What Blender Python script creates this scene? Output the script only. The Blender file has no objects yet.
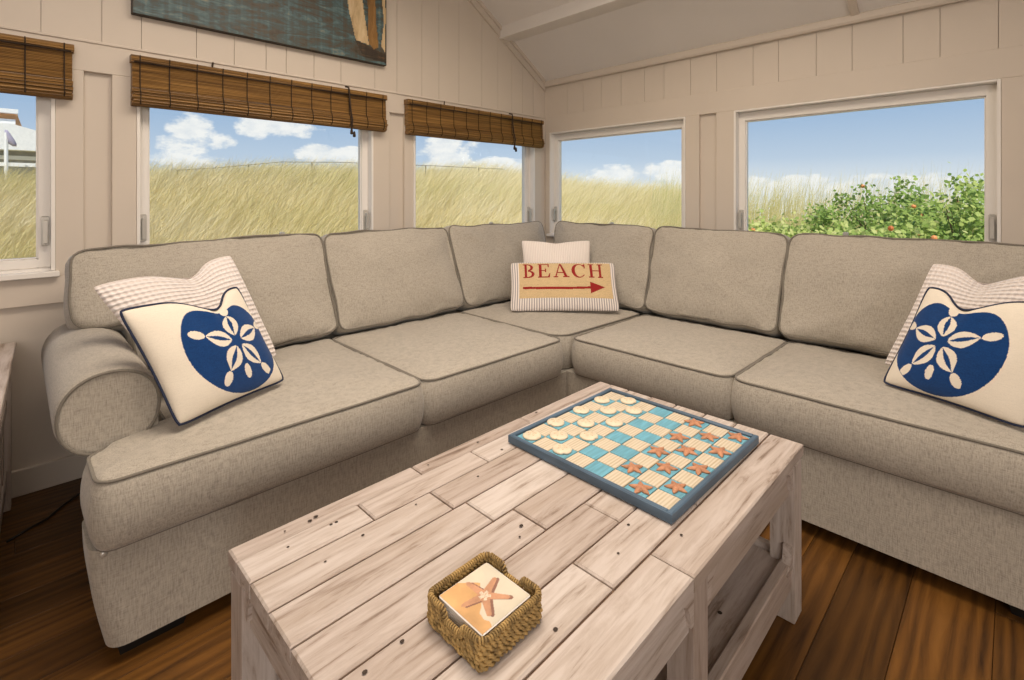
import bpy, math, random
import numpy as np
from mathutils import Vector, Matrix, noise

random.seed(7); rng = np.random.default_rng(7)
S = bpy.context.scene
COL = S.collection
PI = math.pi

# ------------------------------------------------------------------ helpers
class MB:
    """collects geometry and links it as ONE mesh object"""
    def __init__(s): s.v = []; s.f = []; s.m = []; s.t = []
    def add(s, vs, fs, mi=0, tone=0.5):
        b = len(s.v); s.v += [tuple(p) for p in vs]
        for f in fs:
            s.f.append(tuple(b+i for i in f)); s.m.append(mi); s.t.append(tone)
    def box(s, x0, x1, y0, y1, z0, z1, mi=0, tone=0.5):
        vs = [(x0,y0,z0),(x1,y0,z0),(x1,y1,z0),(x0,y1,z0),(x0,y0,z1),(x1,y0,z1),(x1,y1,z1),(x0,y1,z1)]
        s.add(vs, [(0,3,2,1),(4,5,6,7),(0,1,5,4),(1,2,6,5),(2,3,7,6),(3,0,4,7)], mi, tone)
    def cbox(s, x0, x1, y0, y1, z0, z1, c=.004, mi=0, tone=.5):
        """box whose edges are chamfered"""
        s.loft([[(x0+i,y0+i,z),(x1-i,y0+i,z),(x1-i,y1-i,z),(x0+i,y1-i,z)] for i,z in ((c,z0),(0,z0+c),(0,z1-c),(c,z1))], True, True, True, mi, tone)
    def loft(s, rings, closed=True, cap0=False, cap1=False, mi=0, tone=.5):
        n = len(rings[0]); b = len(s.v)
        for r in rings: s.v += [tuple(p) for p in r]
        for i in range(len(rings)-1):
            for j in range(n if closed else n-1):
                k = (j+1) % n
                s.f.append((b+i*n+j, b+i*n+k, b+(i+1)*n+k, b+(i+1)*n+j)); s.m.append(mi); s.t.append(tone)
        if cap0: s.f.append(tuple(b+j for j in reversed(range(n)))); s.m.append(mi); s.t.append(tone)
        if cap1: s.f.append(tuple(b+(len(rings)-1)*n+j for j in range(n))); s.m.append(mi); s.t.append(tone)
    def prism(s, poly, axis, a, b, mi=0, tone=.5):
        """extrude a 2D polygon: axis 'y' -> poly is (x,z); 'x' -> (y,z); 'z' -> (x,y)"""
        def P(p, w): return {'y':(p[0],w,p[1]), 'x':(w,p[0],p[1]), 'z':(p[0],p[1],w)}[axis]
        s.loft([[P(p,a) for p in poly],[P(p,b) for p in poly]], True, True, True, mi, tone)
    def tube(s, pts, r, n=8, closed=False, mi=0, tone=.5, rfun=None):
        P = [Vector(p) for p in pts]; N = len(P); rings = []
        up = None
        for i in range(N):
            if closed: t = (P[(i+1)%N]-P[i-1])
            else: t = P[min(i+1,N-1)]-P[max(i-1,0)]
            if t.length < 1e-9: t = Vector((0,0,1))
            t.normalize()
            if up is None:
                up = Vector((0,0,1)) if abs(t.z) < .9 else Vector((1,0,0))
            a = up - t*up.dot(t)
            if a.length < 1e-6: a = t.orthogonal()
            a.normalize(); up = a; b = t.cross(a)
            rr = [r*(rfun(i,j/n*2*PI) if rfun else 1) for j in range(n)]
            rings.append([P[i]+a*math.cos(j/n*2*PI)*rr[j]+b*math.sin(j/n*2*PI)*rr[j] for j in range(n)])
        if closed: rings.append(rings[0]); s.loft(rings, True, False, False, mi, tone)
        else: s.loft(rings, True, True, True, mi, tone)
    def build(s, name, mats, parent=None, smooth=False, auto=None, bevel=0, seg=2):
        me = bpy.data.meshes.new(name); me.from_pydata(s.v, [], s.f)
        if not isinstance(mats, (list,tuple)): mats = [mats]
        for m in mats: me.materials.append(m)
        if len(mats) > 1: me.polygons.foreach_set('material_index', s.m)
        at = me.attributes.new('tone','FLOAT','FACE'); at.data.foreach_set('value', s.t)
        if smooth: me.polygons.foreach_set('use_smooth', [True]*len(s.f))
        me.update()
        if auto is not None:
            me.polygons.foreach_set('use_smooth', [True]*len(s.f))
            me.set_sharp_from_angle(angle=math.radians(auto))
        o = bpy.data.objects.new(name, me); COL.objects.link(o)
        if parent is not None: o.parent = parent
        if bevel:
            b = o.modifiers.new('edge','BEVEL'); b.width = bevel; b.segments = seg; b.limit_method = 'ANGLE'
        return o

def tag(o, label, cat, group=None, kind=None):
    o['label'] = label; o['category'] = cat
    if group: o['group'] = group
    if kind: o['kind'] = kind
    return o
def thing(name, label, cat, loc=(0,0,0), rz=0, group=None):
    o = bpy.data.objects.new(name, None); COL.objects.link(o)
    o.location = loc; o.rotation_euler = (0,0,rz); o.empty_display_size = .1
    return tag(o, label, cat, group)
def struct(o): o['kind'] = 'structure'; return o
def sempty(name, loc=(0,0,0)):
    o = bpy.data.objects.new(name, None); COL.objects.link(o); o.location = loc; o['kind'] = 'structure'; return o

def round_poly(pts, r, n=5, step=.03):
    """closed 2D polygon with rounded corners, resampled; r: number or list per corner"""
    out = []; N = len(pts)
    for i in range(N):
        p = Vector(pts[i]); a = Vector(pts[i-1]); b = Vector(pts[(i+1)%N])
        rr = r[i] if isinstance(r,(list,tuple)) else r
        da = (a-p).normalized(); db = (b-p).normalized()
        rr = min(rr, (a-p).length*.48, (b-p).length*.48)
        p0 = p+da*rr; p1 = p+db*rr
        for k in range(n+1):
            t = k/n; out.append((p0*(1-t)**2 + p*2*t*(1-t) + p1*t*t))
    res = []
    for i in range(len(out)):
        a = out[i]; b = out[(i+1)%len(out)]; L = (b-a).length
        if L < 1e-6: continue
        k = max(1, int(L/step))
        for j in range(k): res.append(a+(b-a)*(j/k))
    return res

# ------------------------------------------------------------------ materials
def nodes(name):
    m = bpy.data.materials.new(name); m.use_nodes = True
    nt = m.node_tree; nt.nodes.clear()
    out = nt.nodes.new('ShaderNodeOutputMaterial'); b = nt.nodes.new('ShaderNodeBsdfPrincipled')
    nt.links.new(b.outputs[0], out.inputs[0])
    return m, nt, b
def ramp(nt, fac, stops):
    r = nt.nodes.new('ShaderNodeValToRGB'); e = r.color_ramp.elements
    while len(e) > 1: e.remove(e[-1])
    for i,(p,c) in enumerate(stops):
        x = e[0] if i == 0 else e.new(p)
        x.position = p; x.color = (*c,1) if len(c) == 3 else c
    nt.links.new(fac, r.inputs[0]); return r.outputs[0]
def coords(nt, scale=(1,1,1), kind='Object'):
    tc = nt.nodes.new('ShaderNodeTexCoord'); mp = nt.nodes.new('ShaderNodeMapping')
    mp.inputs['Scale'].default_value = scale
    nt.links.new(tc.outputs[kind], mp.inputs[0]); return mp.outputs[0]
def nz(nt, vec, scale, detail=3, rough=.5, dist=0):
    n = nt.nodes.new('ShaderNodeTexNoise'); n.inputs['Scale'].default_value = scale
    n.inputs['Detail'].default_value = detail; n.inputs['Roughness'].default_value = rough; n.inputs['Distortion'].default_value = dist
    nt.links.new(vec, n.inputs['Vector']); return n.outputs['Fac']
def mixc(nt, fac, a, b, mode='MIX'):
    m = nt.nodes.new('ShaderNodeMix'); m.data_type = 'RGBA'; m.blend_type = mode
    for s_, v in ((m.inputs[0],fac),(m.inputs[6],a),(m.inputs[7],b)):
        if isinstance(v,(int,float)): s_.default_value = v
        elif isinstance(v,tuple): s_.default_value = (*v,1)
        else: nt.links.new(v, s_)
    return m.outputs[2]
def math_(nt, op, a, b=0.0):
    m = nt.nodes.new('ShaderNodeMath'); m.operation = op
    for i,v in enumerate((a,b)):
        if isinstance(v,(int,float)): m.inputs[i].default_value = v
        else: nt.links.new(v, m.inputs[i])
    return m.outputs[0]
def bump(nt, b, h, strength=.3, dist=.01):
    n = nt.nodes.new('ShaderNodeBump'); n.inputs['Strength'].default_value = strength; n.inputs['Distance'].default_value = dist
    nt.links.new(h, n.inputs['Height']); nt.links.new(n.outputs[0], b.inputs['Normal'])
def attr(nt, name):
    a = nt.nodes.new('ShaderNodeAttribute'); a.attribute_name = name; return a
def simple(name, c, rough=.6, var=.08, scale=12, spec=.5, metal=0, bmp=0, bscale=60, sc=(1,1,1)):
    m, nt, b = nodes(name)
    v = coords(nt, sc); n = nz(nt, v, scale, 4)
    nt.links.new(ramp(nt, n, [(.3, tuple(x*(1-var) for x in c)), (.7, tuple(min(1,x*(1+var)) for x in c))]), b.inputs['Base Color'])
    b.inputs['Roughness'].default_value = rough; b.inputs['Specular IOR Level'].default_value = spec; b.inputs['Metallic'].default_value = metal
    if bmp: bump(nt, b, nz(nt, v, bscale, 3), bmp, .004)
    return m
def fabric(name, c, var=.16, sheen=.25, thread=(330,330,45), bmp=.35):
    m, nt, b = nodes(name)
    v = coords(nt, thread); n = nz(nt, v, 1, 3, .6)
    v2 = coords(nt, (45,45,330)); n2 = nz(nt, v2, 1, 2, .6)
    big = nz(nt, coords(nt), 5, 3)
    f = math_(nt, 'ADD', math_(nt,'MULTIPLY',n,.65), math_(nt,'MULTIPLY',n2,.35))
    col = ramp(nt, f, [(.32, tuple(x*(1-var*1.6) for x in c)), (.5, c), (.68, tuple(min(1,x*(1+var)) for x in c))])
    col = mixc(nt, .35, col, ramp(nt, big, [(.3,(.86,.85,.84)),(.7,(1,1,1))]), 'MULTIPLY')
    nt.links.new(col, b.inputs['Base Color'])
    b.inputs['Roughness'].default_value = .95; b.inputs['Specular IOR Level'].default_value = .15
    b.inputs['Sheen Weight'].default_value = sheen; b.inputs['Sheen Roughness'].default_value = .5
    bump(nt, b, f, bmp, .003)
    return m

M = {}
M['paint'] = simple('cream_paint', (.61,.54,.465), .5, .02, 3)
M['paint_ceiling'] = simple('ceiling_paint', (.77,.74,.71), .6, .03, 2)
M['sash'] = simple('white_vinyl', (.80,.77,.73), .35, .02, 4)
M['gap'] = simple('shadow_gap_wood', (.33,.27,.21), .8, .1, 8)
M['linen'] = fabric('linen_upholstery', (.425,.388,.332), .21, bmp=.45)
M['welt'] = fabric('crease_shaded_welt', (.20,.18,.15), .1)  # linen piping darkened: shade of the seam creases painted into its colour
M['dark'] = simple('black_painted_wood', (.012,.011,.01), .5, .2)
M['canvas_cream'] = fabric('cream_canvas', (.80,.73,.62), .05, .15, (420,420,420), .15)
M['navy'] = fabric('navy_felt', (.006,.045,.17), .2, .2, (300,300,300), .2)
M['navy_cord'] = simple('navy_cord', (.012,.02,.055), .8, .2, 60)
M['red'] = fabric('brick_red_thread', (.30,.022,.022), .1, .1)
M['burlap'] = fabric('tan_burlap', (.62,.46,.26), .15, .1)

def stripes_mat(name, a, b_, freq, axis='UV', waffle=False):
    m, nt, b = nodes(name)
    tc = nt.nodes.new('ShaderNodeUVMap'); tc.uv_map = 'UVMap'
    sx = nt.nodes.new('ShaderNodeSeparateXYZ'); nt.links.new(tc.outputs[0], sx.inputs[0])
    sn = math_(nt,'SINE', math_(nt,'MULTIPLY', sx.outputs[0], freq*2*PI))
    f = math_(nt,'ADD', math_(nt,'MULTIPLY', sn, .5), .5)
    h = f
    if waffle:
        sn2 = math_(nt,'SINE', math_(nt,'MULTIPLY', sx.outputs[1], freq*2*PI))
        f2 = math_(nt,'ADD', math_(nt,'MULTIPLY', sn2, .5), .5)
        h = math_(nt,'ADD', math_(nt,'MULTIPLY',f,.35), math_(nt,'MULTIPLY',f2,.65))
    nt.links.new(ramp(nt, h, [(.25,b_),(.62,a)]), b.inputs['Base Color'])
    b.inputs['Roughness'].default_value = .95; b.inputs['Specular IOR Level'].default_value = .1
    b.inputs['Sheen Weight'].default_value = .2
    bump(nt, b, h, .8 if waffle else .3, .008)
    return m
M['waffle'] = stripes_mat('waffle_weave', (.86,.80,.78), (.755,.675,.635), 24, waffle=True)
M['stripe'] = stripes_mat('ticking_stripe', (.84,.775,.73), (.75,.675,.63), 40)
M['ticking'] = stripes_mat('grey_ticking_stripe', (.80,.74,.70), (.36,.33,.34), 44)

def whitewash(name, axis=0):
    m, nt, b = nodes(name)
    sc = [13,13,13]; sc[axis] = 1.5
    v = coords(nt, tuple(sc)); t = attr(nt,'tone').outputs['Fac']
    off = nt.nodes.new('ShaderNodeVectorMath'); off.operation = 'ADD'
    cmb = nt.nodes.new('ShaderNodeCombineXYZ')
    for i in range(3): nt.links.new(math_(nt,'MULTIPLY',t,37.0+11*i), cmb.inputs[i])
    nt.links.new(v, off.inputs[0]); nt.links.new(cmb.outputs[0], off.inputs[1]); v = off.outputs[0]
    g1 = nz(nt, v, 3.2, 8, .68, .6)
    fine = [60,60,60]; fine[axis] = 3
    g2 = nz(nt, coords(nt, tuple(fine)), 1.6, 4, .6)
    f = math_(nt,'ADD', math_(nt,'MULTIPLY',g1,.7), math_(nt,'MULTIPLY',g2,.3))
    c = ramp(nt, f, [(.30,(.17,.12,.09)),(.37,(.33,.265,.22)),(.44,(.54,.48,.435)),(.55,(.66,.61,.575)),(.75,(.74,.70,.675))])
    tn = ramp(nt, t, [(0,(.68,.61,.57)),(.5,(.84,.79,.765)),(1,(.93,.90,.885))])
    c = mixc(nt, 1.0, c, tn, 'MULTIPLY')
    big = nz(nt, v, .9, 3, .5)
    c = mixc(nt, ramp(nt, big, [(.52,(0,0,0)),(.70,(.55,.55,.55))]), c, (.40,.32,.26))
    nt.links.new(c, b.inputs['Base Color']); b.inputs['Roughness'].default_value = .55
    b.inputs['Specular IOR Level'].default_value = .35
    bump(nt, b, f, .35, .004)
    return m
M['ww_x'] = whitewash('whitewashed_plank', 0)
M['ww_z'] = whitewash('whitewashed_post', 2)
M['ww_y'] = whitewash('whitewashed_crosspiece', 1)
M['nail'] = simple('rusty_nail_hole', (.035,.02,.012), .7, .2)
M['rawedge'] = simple('bare_brown_wood', (.27,.16,.09), .7, .3, 20)

def floor_mat():
    m, nt, b = nodes('dark_stained_floorboards')
    t = attr(nt,'tone').outputs['Fac']
    cmb = nt.nodes.new('ShaderNodeCombineXYZ'); nt.links.new(math_(nt,'MULTIPLY',t,53.0), cmb.inputs[0]); nt.links.new(math_(nt,'MULTIPLY',t,29.0), cmb.inputs[1])
    add = nt.nodes.new('ShaderNodeVectorMath'); add.operation = 'ADD'
    nt.links.new(coords(nt,(1.3,17,17)), add.inputs[0]); nt.links.new(cmb.outputs[0], add.inputs[1])
    g = nz(nt, add.outputs[0], 1.5, 6, .62, 1.6)
    w = nt.nodes.new('ShaderNodeTexWave'); w.wave_type='BANDS'; w.bands_direction='Y'
    w.inputs['Scale'].default_value = .55; w.inputs['Distortion'].default_value = 9; w.inputs['Detail'].default_value = 3; w.inputs['Detail Scale'].default_value = .8
    nt.links.new(add.outputs[0], w.inputs[0])
    f = math_(nt,'ADD', math_(nt,'MULTIPLY',g,.80), math_(nt,'MULTIPLY',w.outputs['Fac'],.20))
    c = ramp(nt, f, [(.22,(.032,.014,.004)),(.40,(.095,.042,.010)),(.60,(.145,.065,.0145)),(.82,(.20,.092,.021))])
    c = mixc(nt, 1.0, c, ramp(nt, t, [(0,(.62,.60,.58)),(1,(1.2,1.15,1.1))]), 'MULTIPLY')
    nt.links.new(c, b.inputs['Base Color'])
    nt.links.new(ramp(nt, g, [(.3,(.5,.5,.5)),(.8,(.32,.32,.32))]), b.inputs['Roughness'])
    b.inputs['Specular IOR Level'].default_value = .3
    bump(nt, b, f, .15, .004)
    return m
M['floor'] = floor_mat()

def bamboo_mat():
    m, nt, b = nodes('matchstick_bamboo')
    v = coords(nt,(3,60,190)); n = nz(nt, v, 1.0, 3, .6)
    v2 = coords(nt,(1.2,20,60)); n2 = nz(nt, v2, 1.0, 2)
    f = math_(nt,'ADD', math_(nt,'MULTIPLY',n,.6), math_(nt,'MULTIPLY',n2,.4))
    nt.links.new(ramp(nt, f, [(.3,(.045,.02,.007)),(.45,(.16,.082,.022)),(.58,(.28,.15,.042)),(.72,(.42,.25,.08))]), b.inputs['Base Color'])
    b.inputs['Roughness'].default_value = .45
    return m
M['bamboo'] = bamboo_mat()
M['thread'] = simple('dark_brown_cord', (.03,.016,.008), .8, .2)
M['bluewood'] = simple('slate_blue_wood', (.075,.125,.185), .5, .3, 6, sc=(1,1,6), bmp=.1)
M['tealtile'] = simple('teal_stained_tile', (.15,.40,.52), .45, .22, 5, sc=(3,30,3))
def bamboo_tile():
    m, nt, b = nodes('bamboo_cream_tile')
    v = coords(nt,(1,1,1)); sx = nt.nodes.new('ShaderNodeSeparateXYZ'); nt.links.new(v, sx.inputs[0])
    n = nz(nt, coords(nt,(8,170,1)), 1.0, 2)
    s_ = math_(nt,'ADD', math_(nt,'MULTIPLY', math_(nt,'SINE', math_(nt,'MULTIPLY', sx.outputs[1], 2*PI/.0085)), .25), n)
    nt.links.new(ramp(nt, s_, [(.1,(.50,.40,.26)),(.36,(.60,.51,.375)),(.7,(.68,.60,.475))]), b.inputs['Base Color'])
    b.inputs['Roughness'].default_value = .5; bump(nt, b, s_, .4, .002)
    return m
M['creamtile'] = bamboo_tile()
M['grout'] = simple('brown_board_joint', (.22,.13,.06), .7, .1)
M['dollar'] = simple('sand_dollar_resin', (.72,.62,.47), .55, .08, 40)
M['dollar_dark'] = simple('sand_dollar_petal_groove', (.66,.51,.34), .7, .1, 40)
M['star'] = simple('terracotta_starfish', (.50,.235,.13), .65, .22, 60, bmp=.5, bscale=220)
M['rope'] = simple('seagrass_rope', (.36,.235,.085), .7, .5, 70, bmp=.3, bscale=150)
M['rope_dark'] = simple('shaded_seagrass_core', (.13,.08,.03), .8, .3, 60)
M['coaster_white'] = simple('white_ceramic', (.80,.77,.74), .35, .04)
M['c_orange'] = simple('printed_amber', (.70,.41,.18), .4, .28, 16)
M['c_cream'] = simple('printed_shell_white', (.74,.63,.50), .4, .08, 22)
M['c_pale'] = simple('printed_pale_sand', (.68,.62,.50), .4, .06, 30)
M['c_star'] = simple('printed_starfish_tan', (.55,.29,.17), .4, .2, 60)
M['c_shadow'] = simple('printed_dark_brown', (.27,.13,.09), .4, .15, 40)
M['handle'] = simple('satin_nickel', (.55,.53,.49), .35, .05, metal=.4)
M['cable'] = simple('black_cable', (.02,.014,.01), .5, .1)

def glass_mat():
    m = bpy.data.materials.new('window_glass'); m.use_nodes = True; nt = m.node_tree; nt.nodes.clear()
    out = nt.nodes.new('ShaderNodeOutputMaterial'); mix = nt.nodes.new('ShaderNodeMixShader')
    tr = nt.nodes.new('ShaderNodeBsdfTransparent'); gl = nt.nodes.new('ShaderNodeBsdfGlossy')
    tr.inputs[0].default_value = (.97,.98,.97,1); gl.inputs['Roughness'].default_value = .02
    n = nz(nt, coords(nt), 2.0, 2); nt.links.new(math_(nt,'ADD', math_(nt,'MULTIPLY',n,.015), .012), mix.inputs[0])
    nt.links.new(tr.outputs[0], mix.inputs[1]); nt.links.new(gl.outputs[0], mix.inputs[2]); nt.links.new(mix.outputs[0], out.inputs[0])
    return m
M['glass'] = glass_mat()

def painting_mat(name, stops, sc=(3,3,14), vertical=True):
    m, nt, b = nodes(name)
    n = nz(nt, coords(nt, sc), 1.6, 7, .7, 1.2); n2 = nz(nt, coords(nt,(40,1,1.5)), 1.0, 3)
    f = math_(nt,'ADD', math_(nt,'MULTIPLY',n,.75), math_(nt,'MULTIPLY',n2,.25))
    nt.links.new(ramp(nt, f, stops), b.inputs['Base Color']); b.inputs['Roughness'].default_value = .45
    return m
M['p_sea'] = painting_mat('painted_sea', [(.33,(.030,.018,.010)),(.43,(.07,.055,.035)),(.50,(.05,.075,.075)),(.57,(.075,.14,.155)),(.66,(.23,.22,.16)),(.75,(.34,.29,.19))])
M['p_sail'] = painting_mat('painted_sail', [(.3,(.30,.20,.09)),(.5,(.55,.40,.22)),(.7,(.72,.58,.36))], (12,3,3))
M['p_brown'] = painting_mat('painted_brown_sail', [(.3,(.10,.045,.012)),(.5,(.24,.12,.03)),(.7,(.38,.22,.07))], (14,3,3))
M['p_hull'] = painting_mat('painted_hull', [(.35,(.012,.010,.008)),(.55,(.05,.032,.018)),(.7,(.22,.10,.03))], (2,3,40))
M['canvas_edge'] = simple('dark_panel_edge', (.03,.022,.015), .6, .2)

M['shingle_white'] = simple('white_roof_shingles', (.80,.79,.77), .8, .06, 20)
M['orange_wall'] = simple('orange_cedar_wall', (.62,.33,.15), .8, .2, 10)
M['grey_wall'] = simple('grey_cedar_wall', (.34,.33,.31), .85, .15, 10)
M['white_rail'] = simple('white_railing_paint', (.85,.84,.82), .6, .03)
M['lilac'] = fabric('lilac_umbrella_cloth', (.42,.38,.48), .1)
M['bark'] = simple('woody_stem', (.11,.075,.045), .9, .3, 30)

def leafy(name, stops, transl=.35, rough=.55):
    m = bpy.data.materials.new(name); m.use_nodes = True; nt = m.node_tree; nt.nodes.clear()
    out = nt.nodes.new('ShaderNodeOutputMaterial'); mix = nt.nodes.new('ShaderNodeMixShader'); mix.inputs[0].default_value = transl
    b = nt.nodes.new('ShaderNodeBsdfPrincipled'); b.inputs['Roughness'].default_value = rough; b.inputs['Specular IOR Level'].default_value = .25
    tr = nt.nodes.new('ShaderNodeBsdfTranslucent')
    c = ramp(nt, attr(nt,'tone').outputs['Fac'], stops)
    nt.links.new(c, b.inputs['Base Color']); nt.links.new(c, tr.inputs[0])
    nt.links.new(b.outputs[0], mix.inputs[1]); nt.links.new(tr.outputs[0], mix.inputs[2]); nt.links.new(mix.outputs[0], out.inputs[0])
    return m
M['grass'] = leafy('beach_grass_blades', [(0,(.42,.43,.13)),(.3,(.60,.55,.22)),(.6,(.80,.68,.36)),(.85,(.88,.78,.52)),(1,(.95,.90,.76))], .3)
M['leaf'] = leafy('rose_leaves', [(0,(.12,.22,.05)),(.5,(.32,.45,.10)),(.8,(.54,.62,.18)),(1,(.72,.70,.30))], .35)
M['hip'] = simple('orange_rose_hip', (.85,.30,.09), .4, .1)
M['dune'] = simple('sandy_grass_thatch', (.50,.42,.20), .95, .3, 3, bmp=.3, bscale=9)

# ------------------------------------------------------------------ room shell
YL, XR = 2.69, 3.05        # front of the trim boards on the two window walls
ZE = 2.083                 # eaves
SLOPE = .65; XRIDGE = .60
ZR = ZE + SLOPE*(XR-XRIDGE)
XB, YB = -1.9, -2.6        # the two walls behind the camera
def roofz(x): return ZE + SLOPE*(XR-x) if x > XRIDGE else ZR - SLOPE*(XRIDGE-x)

# floor: single boards running along x
fb = MB(); y = YB
while y < 2.72:
    w = random.choice([.11,.13,.13,.15,.18]); x = XB-random.random()*1.5
    while x < 3.08:
        L = random.uniform(.9,2.2)
        fb.cbox(max(x,XB)+.0006, min(x+L,3.08)-.0006, y+.0006, min(y+w,2.72)-.0006, -.02, 0, .0006, 0, random.random())
        x += L
    y += w
fb.box(XB,3.1,YB,2.74,-.06,-.0201,1)
struct(fb.build('floor', [M['floor'],M['dark']]))

# windows: (x0,x1) openings on the left wall / (y0,y1) on the right wall
ZT, ZS = 1.668, .858       # head and sill height of the openings
WL = [(-.95,.112),(.374,1.508),(1.79,2.925)]
WR = [(1.492,2.640),(.045,1.187)]
def wall_with_holes(name, lo, hi, holes, z1, P, d0, d1):
    """P(mb,a0,a1,z0,z1,d0,d1): box along the wall"""
    mb = MB(); a = lo
    for h0,h1 in holes:
        P(mb,a,h0,0,z1,d0,d1); P(mb,h0,h1,0,ZS-.03,d0,d1); P(mb,h0,h1,ZT,z1,d0,d1); a = h1
    P(mb,a,hi,0,z1,d0,d1)
    return mb
def PLX(mb,a0,a1,z0,z1,d0,d1): mb.box(a0,a1,YL+d0,YL+d1,z0,z1)
def PRX(mb,a0,a1,z0,z1,d0,d1): mb.box(XR+d0,XR+d1,a0,a1,z0,z1)

mb = wall_with_holes('wall_left', XB-.05, XR+.02, WL, ZT+.02, PLX, .022, .13)
gable = [(XB-.05,ZT+.02),(XR+.13,ZT+.02),(XR+.13,ZE-.08),(XRIDGE,ZR),(XB-.05,roofz(XB)-.03)]
mb.prism(gable, 'y', YL+.022, YL+.13)
struct(mb.build('wall_left', M['paint']))
mb = wall_with_holes('wall_right', YB-.05, YL+.021, list(reversed(WR)), ZE+.02, PRX, .022, .13)
struct(mb.build('wall_right', M['paint']))
mb = MB(); mb.box(XB-.1,XB,YB-.1,YL+.13,0,roofz(XB)); struct(mb.build('wall_back_left', M['paint']))
mb = MB(); mb.prism([(XB,0),(XR+.13,0),(XR+.13,ZE-.05),(XRIDGE,ZR),(XB,roofz(XB))],'y',YB-.1,YB); struct(mb.build('wall_back_right', M['paint']))

# sloped ceiling (two panels of one mesh)
mb = MB()
for xs in ((XR+.02,XRIDGE),(XRIDGE,XB)):
    (a,b) = xs
    mb.prism([(a,roofz(a)),(b,roofz(b)),(b,roofz(b)+.1),(a,roofz(a)+.1)],'y',YB,YL+.13)
struct(mb.build('ceiling', M['paint_ceiling']))

# vertical tongue-and-groove boards, random widths
gx = [XB,-1.6,-1.3,-1.05,-.78,-.5,-.22,.071,.257,.392,.601,.762,.91,1.01,1.158,1.313,1.527,1.678,1.863,1.998,2.168,2.378,2.536,2.682,2.80,2.92,XR+.02]
mb = MB()
for a,b in zip(gx,gx[1:]):
    a += .0011; b -= .0011
    if a < XRIDGE < b: poly = [(a,1.78),(b,1.78),(b,roofz(b)-.005),(XRIDGE,ZR-.005),(a,roofz(a)-.005)]
    else: poly = [(a,1.78),(b,1.78),(b,roofz(b)-.005),(a,roofz(a)-.005)]
    mb.prism(poly,'y',YL+.012,YL+.03)
o = struct(mb.build('wall_left_panelling', [M['paint']])); o.name = 'wall_left_boards'
mb = MB()
gy = [YB,-2.3,-2.0,-1.7,-1.4,-1.1,-.85,-.6,-.33,-.12,.053,.248,.385,.594,.757,.945,1.082,1.296,1.464,1.648,1.794,1.98,2.15,2.31,2.47,YL+.02]
for a,b in zip(gy,gy[1:]): mb.box(XR+.012,XR+.03,a+.0011,b-.0011,1.78,ZE-.01)
struct(mb.build('wall_right_boards', M['paint']))

# flat casing boards: header band, window casings, sunken panels stay at wall depth
mb = MB()
mb.box(XB,XR+.02,YL,YL+.03,ZT,1.792)
mb.box(XB,XR+.02,YL-.006,YL+.03,1.786,1.797)
for a,b in ((.112,.199),(.289,.374),(1.508,1.62),(1.725,1.79),(2.925,XR),(-1.05,-.95)): mb.box(a,b,YL,YL+.03,ZS-.022,ZT)
mb.box(XB,XR+.02,YL,YL+.03,.728,ZS-.022)
struct(mb.build('trim_1', M['paint'], bevel=.002, seg=1))
mb = MB()
mb.box(XR,XR+.03,YB,YL+.02,ZT,1.80)
for a,b in ((1.402,1.492),(1.187,1.295),(2.640,YL),(-.06,.045),(YB,-.16)): mb.box(XR,XR+.03,a,b,ZS-.022,ZT)
mb.box(XR,XR+.03,YB,YL+.02,.728,ZS-.022)
struct(mb.build('trim_2', M['paint'], bevel=.002, seg=1))
mb = MB()   # crown board along the eaves
mb.prism([(XR+.01,2.040),(XR-.012,2.040),(XR-.018,2.052),(XR-.018,ZE-.004),(XR+.01,ZE+.02)],'y',YB,YL+.02)
struct(mb.build('trim_3', M['paint']))
mb = MB()   # rake moulding on the gable
rk = lambda x,d: (x, roofz(x)-d)
mb.prism([rk(XR,.075),rk(XR,.0),rk(XRIDGE,.0),rk(XRIDGE,.075)],'y',YL-.006,YL+.02)
mb.prism([rk(XR-.02,.028),rk(XR-.02,.0),rk(XRIDGE,.0),rk(XRIDGE,.028)],'y',YL-.022,YL+.0)
struct(mb.build('trim_4', M['paint']))
mb = MB(); mb.box(2.545,2.70,YB,YL+.01,2.325,2.50); struct(mb.build('ceiling_beam', M['paint_ceiling'], bevel=.004))
mb = MB()   # batten on the slope
yb = .575
mb.prism([(XR-.01,roofz(XR-.01)),(XR-.01,roofz(XR-.01)-.02),(2.70,roofz(2.70)-.02),(2.70,roofz(2.70))],'y',yb-.017,yb+.017)
struct(mb.build('trim_5', M['paint']))
def baseb(name, mb): struct(mb.build(name, M['paint'], bevel=.003))
mb = MB(); mb.box(XB,XR+.02,YL+.006,YL+.03,0,.10); baseb('baseboard_left', mb)
mb = MB(); mb.box(XR+.006,XR+.03,YB,YL,0,.10); baseb('baseboard_right', mb)

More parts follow.
